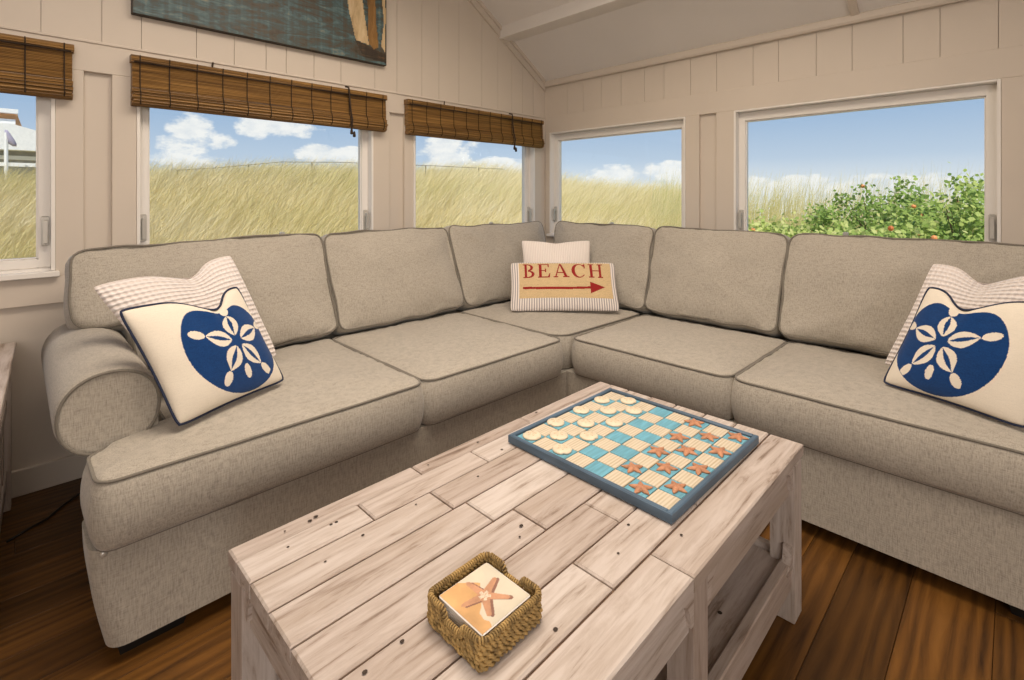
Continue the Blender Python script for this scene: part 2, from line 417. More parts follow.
# windows
def window(n, a0, a1, left, handles=(), crank=None):
    """frame, sash, glass, sill, lock handles; built in wall coordinates (a along the wall, d into the wall)"""
    root = sempty(f'window_{n}', ((a0+a1)/2,YL,ZS) if left else (XR,(a0+a1)/2,ZS))
    off = root.location
    def B(mb,x0,x1,d0,d1,z0,z1,c=.003):
        if left: mb.cbox(x0-off.x,x1-off.x,d0,d1,z0-off.z,z1-off.z,c)
        else: mb.cbox(d0,d1,x0-off.y,x1-off.y,z0-off.z,z1-off.z,c)
    mb = MB(); w = .012     # reveal lining
    B(mb,a0,a0+w,-.004,.13,ZS,ZT); B(mb,a1-w,a1,-.004,.13,ZS,ZT); B(mb,a0+w,a1-w,-.004,.13,ZT-w,ZT); B(mb,a0+w,a1-w,.02,.13,ZS-.01,ZS+.01)
    mb.build('jamb', M['sash'], root)
    mb = MB(); f = .036; g0,g1 = a0+w,a1-w; zb,zt = ZS+.01,ZT-w; ft = .050
    B(mb,g0,g0+f,.045,.09,zb,zt); B(mb,g1-f,g1,.045,.09,zb,zt); B(mb,g0+f,g1-f,.045,.09,zt-ft,zt); B(mb,g0+f,g1-f,.045,.09,zb,zb+f)
    i = .006   # glazing bead
    for (p,q,r_,s_) in ((g0+f,g0+f+i,zb+f,zt-ft),(g1-f-i,g1-f,zb+f,zt-ft),(g0+f,g1-f,zb+f,zb+f+i),(g0+f,g1-f,zt-ft-i,zt-ft)): B(mb,p,q,.054,.08,r_,s_,.002)
    mb.build('window_frame', M['sash'], root)
    mb = MB(); B(mb,g0+f*.8,g1-f*.8,.066,.070,zb+f*.8,zt-ft*.7,.001); mb.build('glass', M['glass'], root)
    mb = MB(); B(mb,a0-.012,a1+.012,-.028,.05,ZS-.022,ZS); mb.build('window_sill', M['sash'], root)
    for h in handles:       # casement lock levers
        c = g0+f*.45 if h == 0 else g1-f*.45
        mb = MB(); B(mb,c-.012,c+.012,.036,.046,.955,1.075,.004); B(mb,c-.006,c+.006,.020,.037,1.035,1.060)
        B(mb,c-.007,c+.007,.012,.022,.965,1.060,.003)
        mb.build('handle', M['handle'], root)
    if crank is not None:
        mb = MB(); q = crank
        B(mb,q-.03,q+.03,.02,.05,ZS+.008,ZS+.035,.006); B(mb,q-.006,q+.006,.0,.02,ZS+.02,ZS+.095); B(mb,q-.012,q+.012,-.006,.01,ZS+.09,ZS+.112,.005)
        mb.build('crank', M['handle'], root)
    return root
window(1,*WL[0],True,(1,)); window(2,*WL[1],True,(0,1),.985); window(3,*WL[2],True,(1,),2.46)
window(4,*WR[0],False,(1,),2.05); window(5,*WR[1],False,(0,1),.62)

# ------------------------------------------------------------------ bamboo blinds
def blind(x0, x1, label, cord_x=None, cleat_x=None):
    ym = YL-.004
    root = thing('bamboo_blind', label, 'window blind', ((x0+x1)/2, ym, 1.545), 0, 'rolled up bamboo blinds')
    ox, oz = root.location.x, root.location.z
    def prof(keys, step=.0055, amp=.0011):
        out = []
        for (a,b) in zip(keys,keys[1:]):
            L = math.dist(a,b); n = max(1,int(L/step)); dx,dz = (b[0]-a[0])/L,(b[1]-a[1])/L
            for i in range(n):
                for s_ in (0,.5):
                    t = (i+s_)/n; k = amp*(1 if s_ else -1)
                    out.append((a[0]+(b[0]-a[0])*t - dz*k, a[1]+(b[1]-a[1])*t + dx*k))
        out.append(keys[-1]); return out
    def sweep(mb, pr, xa, xb, mi=0, sag=.0):
        n = 16; rings = []
        for i in range(n+1):
            x = xa+(xb-xa)*i/n
            wob = noise.noise((x*2.1,7.7,x0))*.004
            rings.append([(x-ox, -p[0], p[1]-oz + wob*(1.75-p[1])*4) for p in pr])
        mb.loft(rings, True, True, True, mi)
    mb = MB(); sweep(mb, [(0,1.758),(0,1.727),*prof([(.048,1.727),(.050,1.742),(.046,1.757)])], x0, x1); mb.build('valance', M['bamboo'], root, auto=40)
    mb = MB(); sweep(mb, [(.002,1.726),(.002,1.60),*prof([(.030,1.585),(.046,1.62),(.043,1.68),(.040,1.726)])], x0+.004, x1-.006); mb.build('shade_panel', M['bamboo'], root, auto=40)
    mb = MB()
    for k,(zc,d,r) in enumerate(((1.603,.046,.011),(1.590,.050,.012),(1.577,.053,.012),(1.563,.050,.013),(1.552,.042,.012))):
        sweep(mb, [(d*.25,zc-r*.6),*prof([(d*.3,zc-r*.9),(d*.9,zc-r*.8),(d+r*.9,zc-r*.2),(d+r,zc+r*.3),(d*.9,zc+r*.8),(d*.3,zc+r)])], x0+.002+.004*(k%2), x1-.004-.004*(k%2))
    mb.build('folded_shade', M['bamboo'], root, auto=40)
    mb = MB(); L = x1-x0; n = max(3,round(L/.105))
    for i in range(n):
        x = x0+.03+(L-.06)*i/(n-1)-ox
        mb.tube([(x,-.0515,1.757-oz),(x,-.0525,1.742-oz),(x,-.0505,1.729-oz),(x,-.046,1.722-oz),(x,-.0465,1.69-oz),(x,-.0495,1.62-oz),(x,-.062,1.603-oz),(x,-.069,1.58-oz),(x,-.067,1.56-oz),(x,-.055,1.547-oz)], .0022, 5)
    mb.tube([(x0-ox+.01,-.0505,1.727-oz),(x1-ox-.01,-.0505,1.727-oz)], .0035, 5)
    mb.build('binding_thread', M['thread'], root, smooth=True)
    if cord_x:
        x = cord_x-ox; mb = MB()
        mb.tube([(x-.012,-.03,1.772-oz),(x-.008,-.058,1.765-oz),(x-.004,-.059,1.74-oz),(x,-.056,1.69-oz),(x+.004,-.062,1.63-oz),(x+.004,-.079,1.58-oz),(x+.002,-.074,1.54-oz),(x+.006,-.070,1.515-oz)], .005, 6)
        o = mb.build('lift_cord', M['thread'], root, smooth=True)
        for k,(dx,zz) in enumerate(((0,1.517),(.016,1.503))):
            mb = MB(); n_=8
            mb.loft([[(x+.004+dx+r*math.cos(j/n_*2*PI),-.070+r*math.sin(j/n_*2*PI),zz-oz+h) for j in range(n_)] for r,h in ((.002,.018),(.006,.012),(.008,0),(.009,-.012),(.004,-.016))],True,True,True)
            mb.build('cord_knob', M['thread'], o, smooth=True)
    if cleat_x:
        x = cleat_x-ox; mb = MB(); mb.tube([(x,-.012,1.756-oz),(x,-.014,1.775-oz),(x+.003,-.012,1.787-oz)], .004, 6)
        mb.build('hook', M['thread'], root, smooth=True)
    return root
blind(-1.0,.166,'rolled brown bamboo blind cut by the frame edge, over the window showing the white house')
blind(.348,1.572,'wide rolled bamboo blind with two cord knobs, hanging below the sea painting', 1.33, .66)
blind(1.717,2.975,'rolled golden bamboo blind beside the room corner, over the window left of the corner', 2.62, 2.02)

# ------------------------------------------------------------------ painting
def inside(p, poly):
    x,y = p; c = False; n = len(poly)
    for i in range(n):
        x1,y1 = poly[i]; x2,y2 = poly[i-1]
        if (y1 > y) != (y2 > y) and x < (x2-x1)*(y-y1)/(y2-y1)+x1: c = not c
    return c
px0,px1,pz0,pz1 = .354,1.583,1.939,2.56
root = thing('painting', 'unframed sea painting with brown and cream sails, hanging above the wide bamboo blind', 'painting', ((px0+px1)/2,YL+.006,pz0))
mb = MB(); W = px1-px0; Hh = pz1-pz0
mb.cbox(-W/2,W/2,-.030,0,0,Hh,.003); mb.build('panel', M['canvas_edge'], root)
sails = [(1,[(1.40,2.62),(1.428,2.60),(1.478,2.03),(1.445,2.02),(1.40,2.05),(1.345,2.25),(1.30,2.62)]),]
big = [(1.29,2.52),(1.400,2.52),(1.432,2.25),(1.468,2.040),(1.385,2.052),(1.345,2.20)]
brn = [(1.450,2.52),(1.505,2.52),(1.512,2.20),(1.530,2.04),(1.500,2.022),(1.465,2.05),(1.462,2.2)]
thin = [(1.53,2.52),(1.565,2.48),(1.578,2.26),(1.573,2.02),(1.546,2.05),(1.566,2.2)]
hull = [(1.375,2.058),(1.46,2.035),(1.580,2.005),(1.580,1.955),(1.43,1.965)]
mb = MB(); nx,nzv = 240,120
vs = [(-W/2+.004+(W-.008)*i/nx, -.0312-.0008*noise.noise((i*.3,j*.3,0)), .004+(Hh-.008)*j/nzv) for j in range(nzv+1) for i in range(nx+1)]
mb.v = vs
for j in range(nzv):
    for i in range(nx):
        p = (px0+.004+(W-.008)*(i+.5)/nx, pz0+.004+(Hh-.008)*(j+.5)/nzv); mi = 0
        if inside(p,hull): mi = 3
        if inside(p,big) or inside(p,thin): mi = 1
        if inside(p,brn): mi = 2
        a = j*(nx+1)+i; mb.f.append((a,a+1,a+nx+2,a+nx+1)); mb.m.append(mi); mb.t.append(.5)
mb.build('painted_surface', [M['p_sea'],M['p_sail'],M['p_brown'],M['p_hull']], root, smooth=True)

# ------------------------------------------------------------------ sectional sofa
sofa = thing('sectional_sofa', 'large grey beige linen L-shaped corner sofa with rolled arms, filling the corner under the windows', 'sofa', (1.9,1.53,0))
SO = Vector(sofa.location)
def cushion(name, outline, rad, c, crown_t, crown_b, bulge, F, sag=0, seed=0, wr=.006, parent=sofa, pipe=True, step=.03, sharp=2.6, wav=0):
    """boxed cushion with welt piping: outline (u,v) CCW, half height c, F maps (u,v,w) to the sofa"""
    ol = round_poly(outline, rad, 5, step); n = len(ol)
    if wav: ol = [p+Vector((noise.noise((p.x*7,p.y*7,seed+2.2)),noise.noise((p.x*7,p.y*7,seed+8.2))))*wav for p in ol]
    cen = sum((Vector(p) for p in ol), Vector((0,0)))/n
    nor = []
    for i in range(n):
        t = (ol[(i+1)%n]-ol[i-1]); nor.append(Vector((t.y,-t.x)).normalized())
    def wob(p, k): return noise.noise((p[0]*4.3+seed*9.1, p[1]*4.3, k))
    rings = []
    def ring(s_, w, off=0, crown=0, nzk=0):
        out = []
        for p,nn in zip(ol,nor):
            q = cen+(p-cen)*s_+nn*off*(1+.35*wob(p,3.1))
            ww = w + nzk*(wob(q,1.7)*wr + noise.noise((q[0]*13+seed,q[1]*13,5.5))*wr*.35)
            # little gathers along the seam
            ww += (nzk*(.007 if wav else .0025)*noise.noise((q[0]*38,q[1]*38,seed+.5)))*(1 if s_ > .8 else 0)
            out.append(F @ Vector((q[0],q[1],ww)))
        rings.append(out)
    prof = [1,.985,.96,.92,.86,.78,.68,.56,.42,.28,.14,.04]
    for s_ in reversed(prof[1:]): ring(s_, -c-crown_b*(1-s_**sharp)**.75, 0, 0, 1)
    for t in (-1,-.86,-.6,-.3,0,.3,.6,.86,1): ring(1, c*t, bulge*(1-t*t)**.8)
    for s_ in prof[1:]: ring(s_, c+crown_t*(1-s_**sharp)**.75, 0, 0, 1)
    mb = MB(); mb.loft(rings, True, True, True)
    o = mb.build(name, M['linen'], parent, smooth=True)
    if pipe:
        mb = MB()
        for w,rr_,of in ((c,.0045,.001),(-c,.004,-.003)): mb.tube([F @ Vector((p[0]+q[0]*of,p[1]+q[1]*of,w)) for p,q in zip(ol,nor)], rr_, 6, True)
        mb.build('piping', M['welt'], o, smooth=True)
    return o
ZC = .392; HC = .082        # seat cushions: seams at .310 and .474
FS = Matrix.Translation(Vector((0,0,ZC))-SO)
seat = lambda nm,ol,rad,sd: cushion(nm, ol, rad, HC, .030, .004, .018, FS, seed=sd, wr=.008, wav=.004)
# T cushion wrapping the front of the left arm
seat('seat_cushion', [(.134,1.512),(1.058,1.512),(1.058,2.30),(.322,2.30),(.322,1.715),(.134,1.715)], [.05,.06,.03,.03,.02,.04], 1)
seat('seat_cushion', [(1.068,1.512),(1.848,1.512),(1.848,2.30),(1.068,2.30)], [.06,.06,.03,.03], 2)
seat('seat_cushion', [(1.915,1.545),(2.57,1.53),(2.57,2.30),(1.862,2.30),(1.862,1.60)], [.04,.03,.03,.03,.05], 3)
seat('seat_cushion', [(1.888,.754),(2.57,.754),(2.57,1.500),(1.888,1.500)], [.06,.03,.03,.06], 4)
seat('seat_cushion', [(1.888,-.235),(2.10,-.235),(2.10,-.045),(2.57,-.045),(2.57,.744),(1.888,.744)], [.05,.04,.02,.03,.03,.06], 5)

LEAN = math.radians(19)
def back_frame(left, v0):
    """u along the sofa, v up the slope, w towards the sitter"""
    cs,sn = math.cos(LEAN), math.sin(LEAN)
    if left: m = Matrix(((1,0,0,0),(0,sn,-cs,v0),(0,cs,sn,.47),(0,0,0,1)))
    else: m = Matrix(((0,sn,-cs,v0),(-1,0,0,0),(0,cs,sn,.47),(0,0,0,1)))
    return Matrix.Translation(-SO) @ m
HB = .075
def backc(ol, rad, left, v0, sd): return cushion('back_cushion', ol, rad, HB, .045, .02, .014, back_frame(left, v0+HB/math.cos(LEAN)+.028), seed=sd, wr=.020, sharp=2.2, wav=.012)
top = .500
backc([(.135,.205),(.30,.195),(.325,.02),(1.09,.02),(1.075,top+.002),(.75,top+.004),(.45,top-.010),(.145,top-.008)], [.05,.02,.05,.05,.05,.2,.2,.06], True, 2.228, 11)
backc([(1.105,.02),(1.865,.02),(1.85,top+.004),(1.45,top+.008),(1.088,top)], [.05,.05,.05,.3,.05], True, 2.228, 12)
backc([(1.875,.02),(2.66,.02),(2.72,top+.010),(2.3,top-.006),(1.862,top+.004)], [.05,.05,.05,.3,.05], True, 2.228, 13)
backc([(-2.235,.02),(-1.50,.02),(-1.515,top),(-1.9,top+.006),(-2.27,top+.010)], [.05,.05,.05,.3,.05], False, 2.50, 14)
backc([(-1.488,.02),(-.80,.02),(-.785,top),(-1.1,top+.004),(-1.498,top+.004)], [.05,.05,.05,.3,.05], False, 2.50, 15)
backc([(-.785,.02),(.02,.02),(.04,.205),(.20,.215),(.185,top),(-.3,top+.006),(-.775,top)], [.05,.05,.02,.05,.05,.3,.05], False, 2.50, 16)

# upholstered base (left run, right run) with flared end, back rails
def base_run(pts_top, pts_bot, name='base'):
    mb = MB(); rings = []
    for k in range(9):
        t = k/8; z = .050+(.305-.050)*t
        ring = []
        for a,b in zip(pts_bot,pts_top):
            e = math.sin(t*PI/2)
            p = Vector(b)*e+Vector(a)*(1-e); ring.append((p[0]-SO.x,p[1]-SO.y,z))
        rings.append(ring)
    mb.loft(rings, True, True, True); return mb
def rp(pts, rad): return [tuple(p) for p in round_poly(pts, rad, 6, 9)]
bt = rp([(.122,1.535),(1.898,1.535),(1.898,2.56),(.195,2.56),(.195,1.77),(.122,1.72)], [.05,.004,.02,.02,.02,.02]); bb = rp([(.156,1.540),(1.898,1.532),(1.898,2.56),(.20,2.55),(.20,1.78),(.158,1.73)], [.05,.004,.02,.02,.02,.02])
base_run(bt,bb).build('base', M['linen'], sofa, auto=35)
bt = rp([(1.902,-.215),(2.93,-.215),(2.93,2.56),(1.902,2.56)], [.05,.02,.02,.004]); bb = rp([(1.905,-.175),(2.93,-.175),(2.93,2.56),(1.902,2.56)], [.03,.02,.02,.004])
base_run(bt,bb).build('base', M['linen'], sofa, auto=35)
mb = MB(); mb.cbox(.30-SO.x,2.93-SO.x,2.47-SO.y,2.575-SO.y,.30,.80,.03); mb.build('back_rail', M['linen'], sofa, smooth=False)
mb = MB(); mb.cbox(2.80-SO.x,2.93-SO.x,-.10-SO.y,2.46-SO.y,.30,.80,.03); mb.build('back_rail', M['linen'], sofa)

def arm(left):
    """rolled arm with a piped oval front panel"""
    def W(a,b,z): # a across, b along the arm (front->back)
        p = Vector((a,b,z)) if left else Vector((b+(1.902-1.535), 1.535-(a-1.902)-.02-.0, z))
        return p-SO
    A = lambda a: a if left else a
    cx,cz,rx,rz = .184,.566,.117,.116
    pts = []
    for k in range(40):
        t = k/40*2*PI
        x = cx+rx*math.copysign(abs(math.cos(t))**.92, math.cos(t)); z = cz+rz*math.copysign(abs(math.sin(t))**.92, math.sin(t))
        pts.append((x,z))
    yf,ybk = 1.738,2.53
    rings = []
    for s_,yy in ((.85,yf-.002),(.93,yf-.003),(.965,yf+.004),(.988,yf+.014),(1,yf+.032),(1,1.9),(1,2.1),(1,2.3),(1,ybk)):
        rings.append([W(cx+(p[0]-cx)*s_, yy, cz+(p[1]-cz)*s_+.002*noise.noise((p[0]*9,yy*5,p[1]*9))) for p in pts])
    mb = MB(); mb.loft(rings, True, True, True)
    if not left: mb.f = [tuple(reversed(f)) for f in mb.f]
    o = mb.build('arm', M['linen'], sofa, smooth=True)
    mb = MB(); mb.tube([W(cx+(p[0]-cx)*.935, yf-.003, cz+(p[1]-cz)*.935) for p in pts], .0045, 6, True); mb.build('piping', M['welt'], o, smooth=True)
    mb = MB(); mb.loft([[W(x,yy,z) for x,z in ((.195,.30),(.295,.30),(.292,.56),(.195,.56))] for yy in (1.745,ybk)], True, True, True)
    if not left: mb.f = [tuple(reversed(f)) for f in mb.f]
    mb.build('arm_panel', M['linen'], sofa)
def arm_right():
    # mirror of the left arm across the diagonal of the corner
    for o in [c for c in list(sofa.children) if c.name.split('.')[0] in ('arm','arm_panel')]:
        def mir(ob, par):
            me = ob.data.copy(); 
            for v in me.vertices:
                a,b = v.co.x, v.co.y     # relative to (1.9,1.53)
                v.co.x, v.co.y = b+.02, a+.01
            me.flip_normals()
            n = bpy.data.objects.new(ob.name.split('.')[0], me); COL.objects.link(n); n.parent = par
            return n
        n = mir(o, sofa)
        for c in list(o.children): mir(c, n)
arm(True); arm_right()
def foot(x0,x1,y0,y1):
    mb = MB(); mb.loft([[(x0+.012-SO.x,y0+.012-SO.y,.0),(x1-.012-SO.x,y0+.012-SO.y,.0),(x1-.012-SO.x,y1-.012-SO.y,.0),(x0+.012-SO.x,y1-.012-SO.y,.0)],
        [(x0-SO.x,y0-SO.y,.052),(x1-SO.x,y0-SO.y,.052),(x1-SO.x,y1-SO.y,.052),(x0-SO.x,y1-SO.y,.052)]],True,True,True)
    mb.build('foot', M['dark'], sofa)
foot(.175,.335,1.572,1.66); foot(.175,.335,2.44,2.53); foot(1.78,1.88,1.575,1.665); foot(2.82,2.91,2.44,2.53)
foot(1.94,2.03,-.15,.02); foot(2.80,2.89,-.15,.0)

mb = MB(); n = 12
mb.loft([[(.149-SO.x+r_*math.cos(j/n*2*PI), 1.534-d-SO.y, .299+r_*math.sin(j/n*2*PI)) for j in range(n)] for r_,d in ((.008,0),(.0075,.004),(.004,.0065))],True,True,True)
mb.build('stud', M['handle'], sofa, smooth=True)

# ------------------------------------------------------------------ throw pillows
def pillow(name, label, BL, BR, TL, T, mat_list, facefn=None, chop=0, chop_u=0, NU=90, NV=90, cord=None, dog=.045, group=None, power=.42, rib=None, chop_w=.30, back_f=1.0, bend=0, ear=None):
    """knife-edge pillow; BL/BR/TL are corner points seen from the front"""
    BL,BR,TL = Vector(BL),Vector(BR),Vector(TL)
    e1 = (BR-BL)/2; e2 = (TL-BL)/2; C = BL+e1+e2; n = e1.cross(e2).normalized()
    base = Vector((BL+BR)/2)
    root = thing(name, label, 'throw pillow', base, 0, group)
    ext = 1.0
    def pt(u, v, side):
        k8 = (u*v)**8; uu = u*(1-dog*(1-v*v)*abs(u)**2)*(1-.035*k8); vv = v*(1-dog*(1-u*u)*abs(v)**2)*(1-.035*k8)
        g = math.exp(-((u-chop_u)/chop_w)**2)*max(0,(v+.1)/1.1)**2.0 if chop else 0
        th = T*(max(0,1-u*u)*max(0,1-v*v))**power
        p = C+e1*uu*ext+e2*(vv*ext-g*chop)
        th2 = th*(1-.35*g) if chop else th
        lump = noise.noise((u*1.9+len(label)*.37,v*1.9,side*3.))*.10*th
        q = p + n*(side*(th2 if side > 0 else th2*back_f)+lump) 
        if chop: q += n*(.10*chop*g*(1-abs(side)*0))
        # crease running down from the chop
        if chop and side > 0: q -= n*T*.30*math.exp(-((u-chop_u)/.10)**2)*max(0,(v-.2)/.8)**1.3
        # pulled corners
        if side > 0 and rib: q += n*rib(u,v)*min(1,th/T*3)
        if ear: q += Vector(ear)*(1+u)*(1+v)*.25
        return q-base
    mb = MB(); uvs = []
    for side in (1,-1):
        NU_,NV_ = (NU,NV) if side > 0 else (24,24)
        us = [math.sin((i/NU_-.5)*PI)*.35+(2*i/NU_-1)*.65 for i in range(NU_+1)]; vs_ = [math.sin((j/NV_-.5)*PI)*.35+(2*j/NV_-1)*.65 for j in range(NV_+1)]
        b = len(mb.v)
        for v in vs_:
            for u in us: mb.v.append(tuple(pt(u,v,side)))
        for j in range(NV_):
            for i in range(NU_):
                a = b+j*(NU_+1)+i; f = (a,a+1,a+NU_+2,a+NU_+1); uvq = [(us[i],vs_[j]),(us[i+1],vs_[j]),(us[i+1],vs_[j+1]),(us[i],vs_[j+1])]
                if side < 0: f = f[::-1]; uvq = uvq[::-1]
                mb.f.append(f); uvs += [c*.5+.5 for q in uvq for c in q]
                mb.m.append(facefn((us[i]+us[i+1])/2,(vs_[j]+vs_[j+1])/2) if (facefn and side > 0) else 0); mb.t.append(.5)
    o = mb.build('cover', mat_list, root, smooth=True)
    uvl = o.data.uv_layers.new(name='UVMap'); uvl.data.foreach_set('uv', uvs)
    if cord:
        ed = []
        for k in range(60): ed.append((-1+2*k/60,-1))
        for k in range(60): ed.append((1,-1+2*k/60))
        for k in range(60): ed.append((1-2*k/60,1))
        for k in range(60): ed.append((-1,1-2*k/60))
        P = []
        for u,v in ed:
            q = pt(u,v,0); d = (e1*u*(abs(u)==1)+e2*v*(abs(v)==1)); P.append(q+(d.normalized()*.003 if d.length else d))
        mb = MB(); mb.tube(P, .0036, 6, True); mb.build('piping', cord, root, smooth=True)
    return root

def ell(u,v,cx,cy,rx,ry,ang):
    c,s_ = math.cos(ang),math.sin(ang); x = (u-cx)*c+(v-cy)*s_; y = -(u-cx)*s_+(v-cy)*c
    return (x/rx)**2+(y/ry)**2 < 1
def dollar_fn(cx, cy, R, rot, off=.10, mirror=1):
    """sand dollar emblem: navy disc, five split petals, slots between"""
    def fn(u,v):
        x = (u-cx)*mirror; y = (v-cy)*.84
        d = math.hypot(x,y*1.0); a = math.atan2(y,x)
        lim = R*(1+.035*math.cos(2*a+1)-.05*max(0,math.cos(a-rot-PI/2))**20)
        if d > lim: return 0
        x0 = x-off*R; y0 = y-.05*R     # flower centre sits a little off centre
        for k in range(5):
            an = rot+PI/2+k*2*PI/5; c,s_ = math.cos(an),math.sin(an)
            px = x0*c+y0*s_; py = -x0*s_+y0*c
            q = px/R
            if .12 < q < .66:
                t = (q-.12)/.54; w = .175*math.sin(PI*t**.9)**.8*R; gap = .045*R*math.sin(PI*t)**1.3
                if gap < abs(py) < w: return 0
            # long slots beyond / between the petals
            if ell(px/R,py/R,.83,0,.155,.085,0) and (.50 < d/R < .96): return 0
        for k in (2,):
            an = rot+PI/2+(k+.5)*2*PI/5; c,s_ = math.cos(an),math.sin(an)
            if ell((x0*c+y0*s_)/R,(-x0*s_+y0*c)/R,.62,0,.15,.078,0): return 0
        return 1
    return fn
NAVY = [M['canvas_cream'],M['navy']]
pillow('throw_pillow','cream pillow with navy sand dollar, propped by the rolled arm near the end table',
       (.322,1.640,.512),(.660,1.782,.518),(.201,1.739,.838),.052,NAVY,dollar_fn(.22,-.06,.78,-.07),chop=.34,chop_u=.26,NU=190,NV=190,cord=M['navy_cord'],chop_w=.34,back_f=.75)
pillow('throw_pillow','square pinkish white waffle weave pillow behind the sand dollar pillow near the end table',
       (.360,1.935,.525),(.738,2.05,.520),(.164,2.03,.874),.055,[M['waffle']],None,chop=.26,chop_u=.10,dog=.025,chop_w=.34,back_f=.6,ear=(.064,.05,.055))
pillow('throw_pillow','cream pillow with navy sand dollar on the right sofa run, cut by the frame edge',
       (2.118,.322,.512),(1.975,-.02,.512),(2.208,.208,.846),.052,NAVY,dollar_fn(-.24,-.06,.78,.05,-.10),chop=.34,chop_u=-.26,NU=190,NV=190,cord=M['navy_cord'],chop_w=.34,back_f=.75)
pillow('throw_pillow','square white waffle weave pillow propped behind the sand dollar pillow at the right frame edge',
       (2.322,.355,.516),(2.235,-.02,.516),(2.425,.219,.908),.055,[M['waffle']],None,chop=.26,chop_u=-.10,dog=.05,chop_w=.34,back_f=.6)
pillow('throw_pillow','plain square white striped pillow in the sofa corner, behind the lettered pillow',
       (2.150,2.082,.515),(2.460,1.774,.515),(2.250,2.186,.882),.050,[M['stripe']],None,dog=.07,chop=.05,back_f=.7)
# lettered pillow
def serif_letters():
    L = {}
    def R(x0,x1,y0,y1): return [(x0,y0),(x1,y0),(x1,y1),(x0,y1)]
    s_ = .10
    def arc(cx,cy,rx,ry,a0,a1,n=16): return [(cx+rx*math.cos(math.radians(a0+(a1-a0)*i/n)), cy+ry*math.sin(math.radians(a0+(a1-a0)*i/n))) for i in range(n+1)]
    L['B'] = ([R(0,.34,0,.07),R(0,.34,.93,1),R(.09,.25,0,1), arc(.30,.74,.34,.26,-90,90), arc(.30,.265,.42,.265,-90,90)], [arc(.27,.745,.20,.185,-90,90), arc(.27,.265,.27,.19,-90,90)], .76)
    L['E'] = ([R(0,.72,0,.07),R(0,.70,.93,1),R(.09,.25,0,1),R(.25,.50,.47,.54),R(.45,.52,.38,.64),[(.60,0),(.74,0),(.78,.28),(.72,.28)],[(.62,1),(.70,1),(.70,.74),(.65,.74)]], [], .80)
    L['A'] = ([[(.40,1.02),(.50,1.02),(.88,.05),(.70,.05)],[(.40,1.02),(.46,1.0),(.19,.05),(.11,.05)],R(0,.30,0,.07),R(.60,.98,0,.07),R(.22,.68,.30,.37)], [], .98)
    L['C'] = ([arc(.45,.5,.45,.52,35,325,30)+arc(.50,.5,.29,.45,315,45,30), R(.79,.85,.66,1.0), [(.70,.93),(.80,.80),(.85,1.0)]], [], .90)
    L['H'] = ([R(0,.34,0,.07),R(0,.34,.93,1),R(.09,.25,0,1),R(.56,.90,0,.07),R(.56,.90,.93,1),R(.65,.81,0,1),R(.25,.65,.47,.54)], [], .90)
    return L
LET = serif_letters()
word = []; xx = 0
for ch in 'BEACH': word.append((ch,xx)); xx += LET[ch][2]+.16
xx -= .16
def beach_fn(u,v):
    # burlap panel with lettering, ticking border
    if not (-.84 < u < .90 and -.55 < v < .94): return 0
    if v > .20:
        h = .62; w = 1.50/xx
        lx = (u+.76)/w; ly = (v-.25)/h
        for ch,x0 in word:
            q = (lx-x0,ly)
            if -.05 < q[0] < 1.1:
                if any(inside(q,p) for p in LET[ch][0]) and not any(inside(q,p) for p in LET[ch][1]): return 2
    y0 = -.14-.04*math.sin((u+.9)*2.2)
    if -.77 < u < .52 and abs(v-y0) < .045: return 2
    if .48 <= u < .76 and abs(v-y0) < .23*(1-(u-.48)/.28): return 2
    return 1
pillow('throw_pillow','long lumbar pillow with the red word BEACH and an arrow, propped in the sofa corner',
       (1.968,2.000,.508),(2.408,1.560,.508),(2.085,2.117,.762),.042,[M['ticking'],M['burlap'],M['red']],beach_fn,NU=300,NV=150,dog=.03)

# ------------------------------------------------------------------ coffee table
TA = (.2933,1.0775); TR = math.radians(.53); TLn, TWd, TH = 1.25, .675, .467
table = thing('coffee_table','whitewashed reclaimed plank coffee table with lower shelf, standing in front of the corner sofa','coffee table',(*TA,0),TR)
# local: x along the length, y from -TWd (camera side) to 0
mb = MB(); yy = 0; ZS0 = TH-.040
rows = [.047,.075,.088,.092,.098,.095,.092,.088]
for k,w in enumerate(rows):
    x = 0; first = True
    while x < TLn-1e-6:
        L = random.uniform(.20,.50)
        if k in (0,7) : L = random.uniform(.35,.6)
        if TLn-(x+L) < .16: L = TLn-x
        y1 = yy; y0 = yy-w
        g = .0020
        mb.cbox(x+(g if x > 0 else 0), x+L-(g if x+L < TLn-1e-6 else 0), y0+(g if k < 7 else 0), y1-(g if k else 0), ZS0+.006, TH+random.uniform(-.001,.001), .0035, 0, random.random())
        for q in range(random.randint(0,3)):      # nail holes
            nx_,ny_ = x+random.uniform(.03,L-.03), random.uniform(y0+.015,y1-.015); r = random.uniform(.002,.0042)
            mb.add([(nx_+r*math.cos(t*PI/4)*1.2,ny_+r*math.sin(t*PI/4),TH+.0016) for t in range(8)],[tuple(range(8))],1)
        x += L
    yy -= w
mb.box(.006,TLn-.006,-TWd+.006,-.006,ZS0,TH-.008,2)
mb.build('tabletop', [M['ww_x'],M['nail'],M['rawedge']], table)
lg = .062
legs = [(0.004,-.004-lg),(TLn-.004-lg,-.004-lg),(0.004,-TWd+.004),(TLn-.004-lg,-TWd+.004)]
for lx,ly in legs:
    mb = MB(); mb.cbox(lx,lx+lg,ly,ly+lg,0,ZS0,.004,0,random.random()); mb.build('leg', M['ww_z'], table)
mid = TLn/2-.01
for ly in (-.004-lg,-TWd+.004):
    mb = MB(); mb.cbox(mid-.031,mid+.031,ly+.005,ly+lg-.005,.10,ZS0,.003,0,random.random()); mb.build('middle_post', M['ww_z'], table)
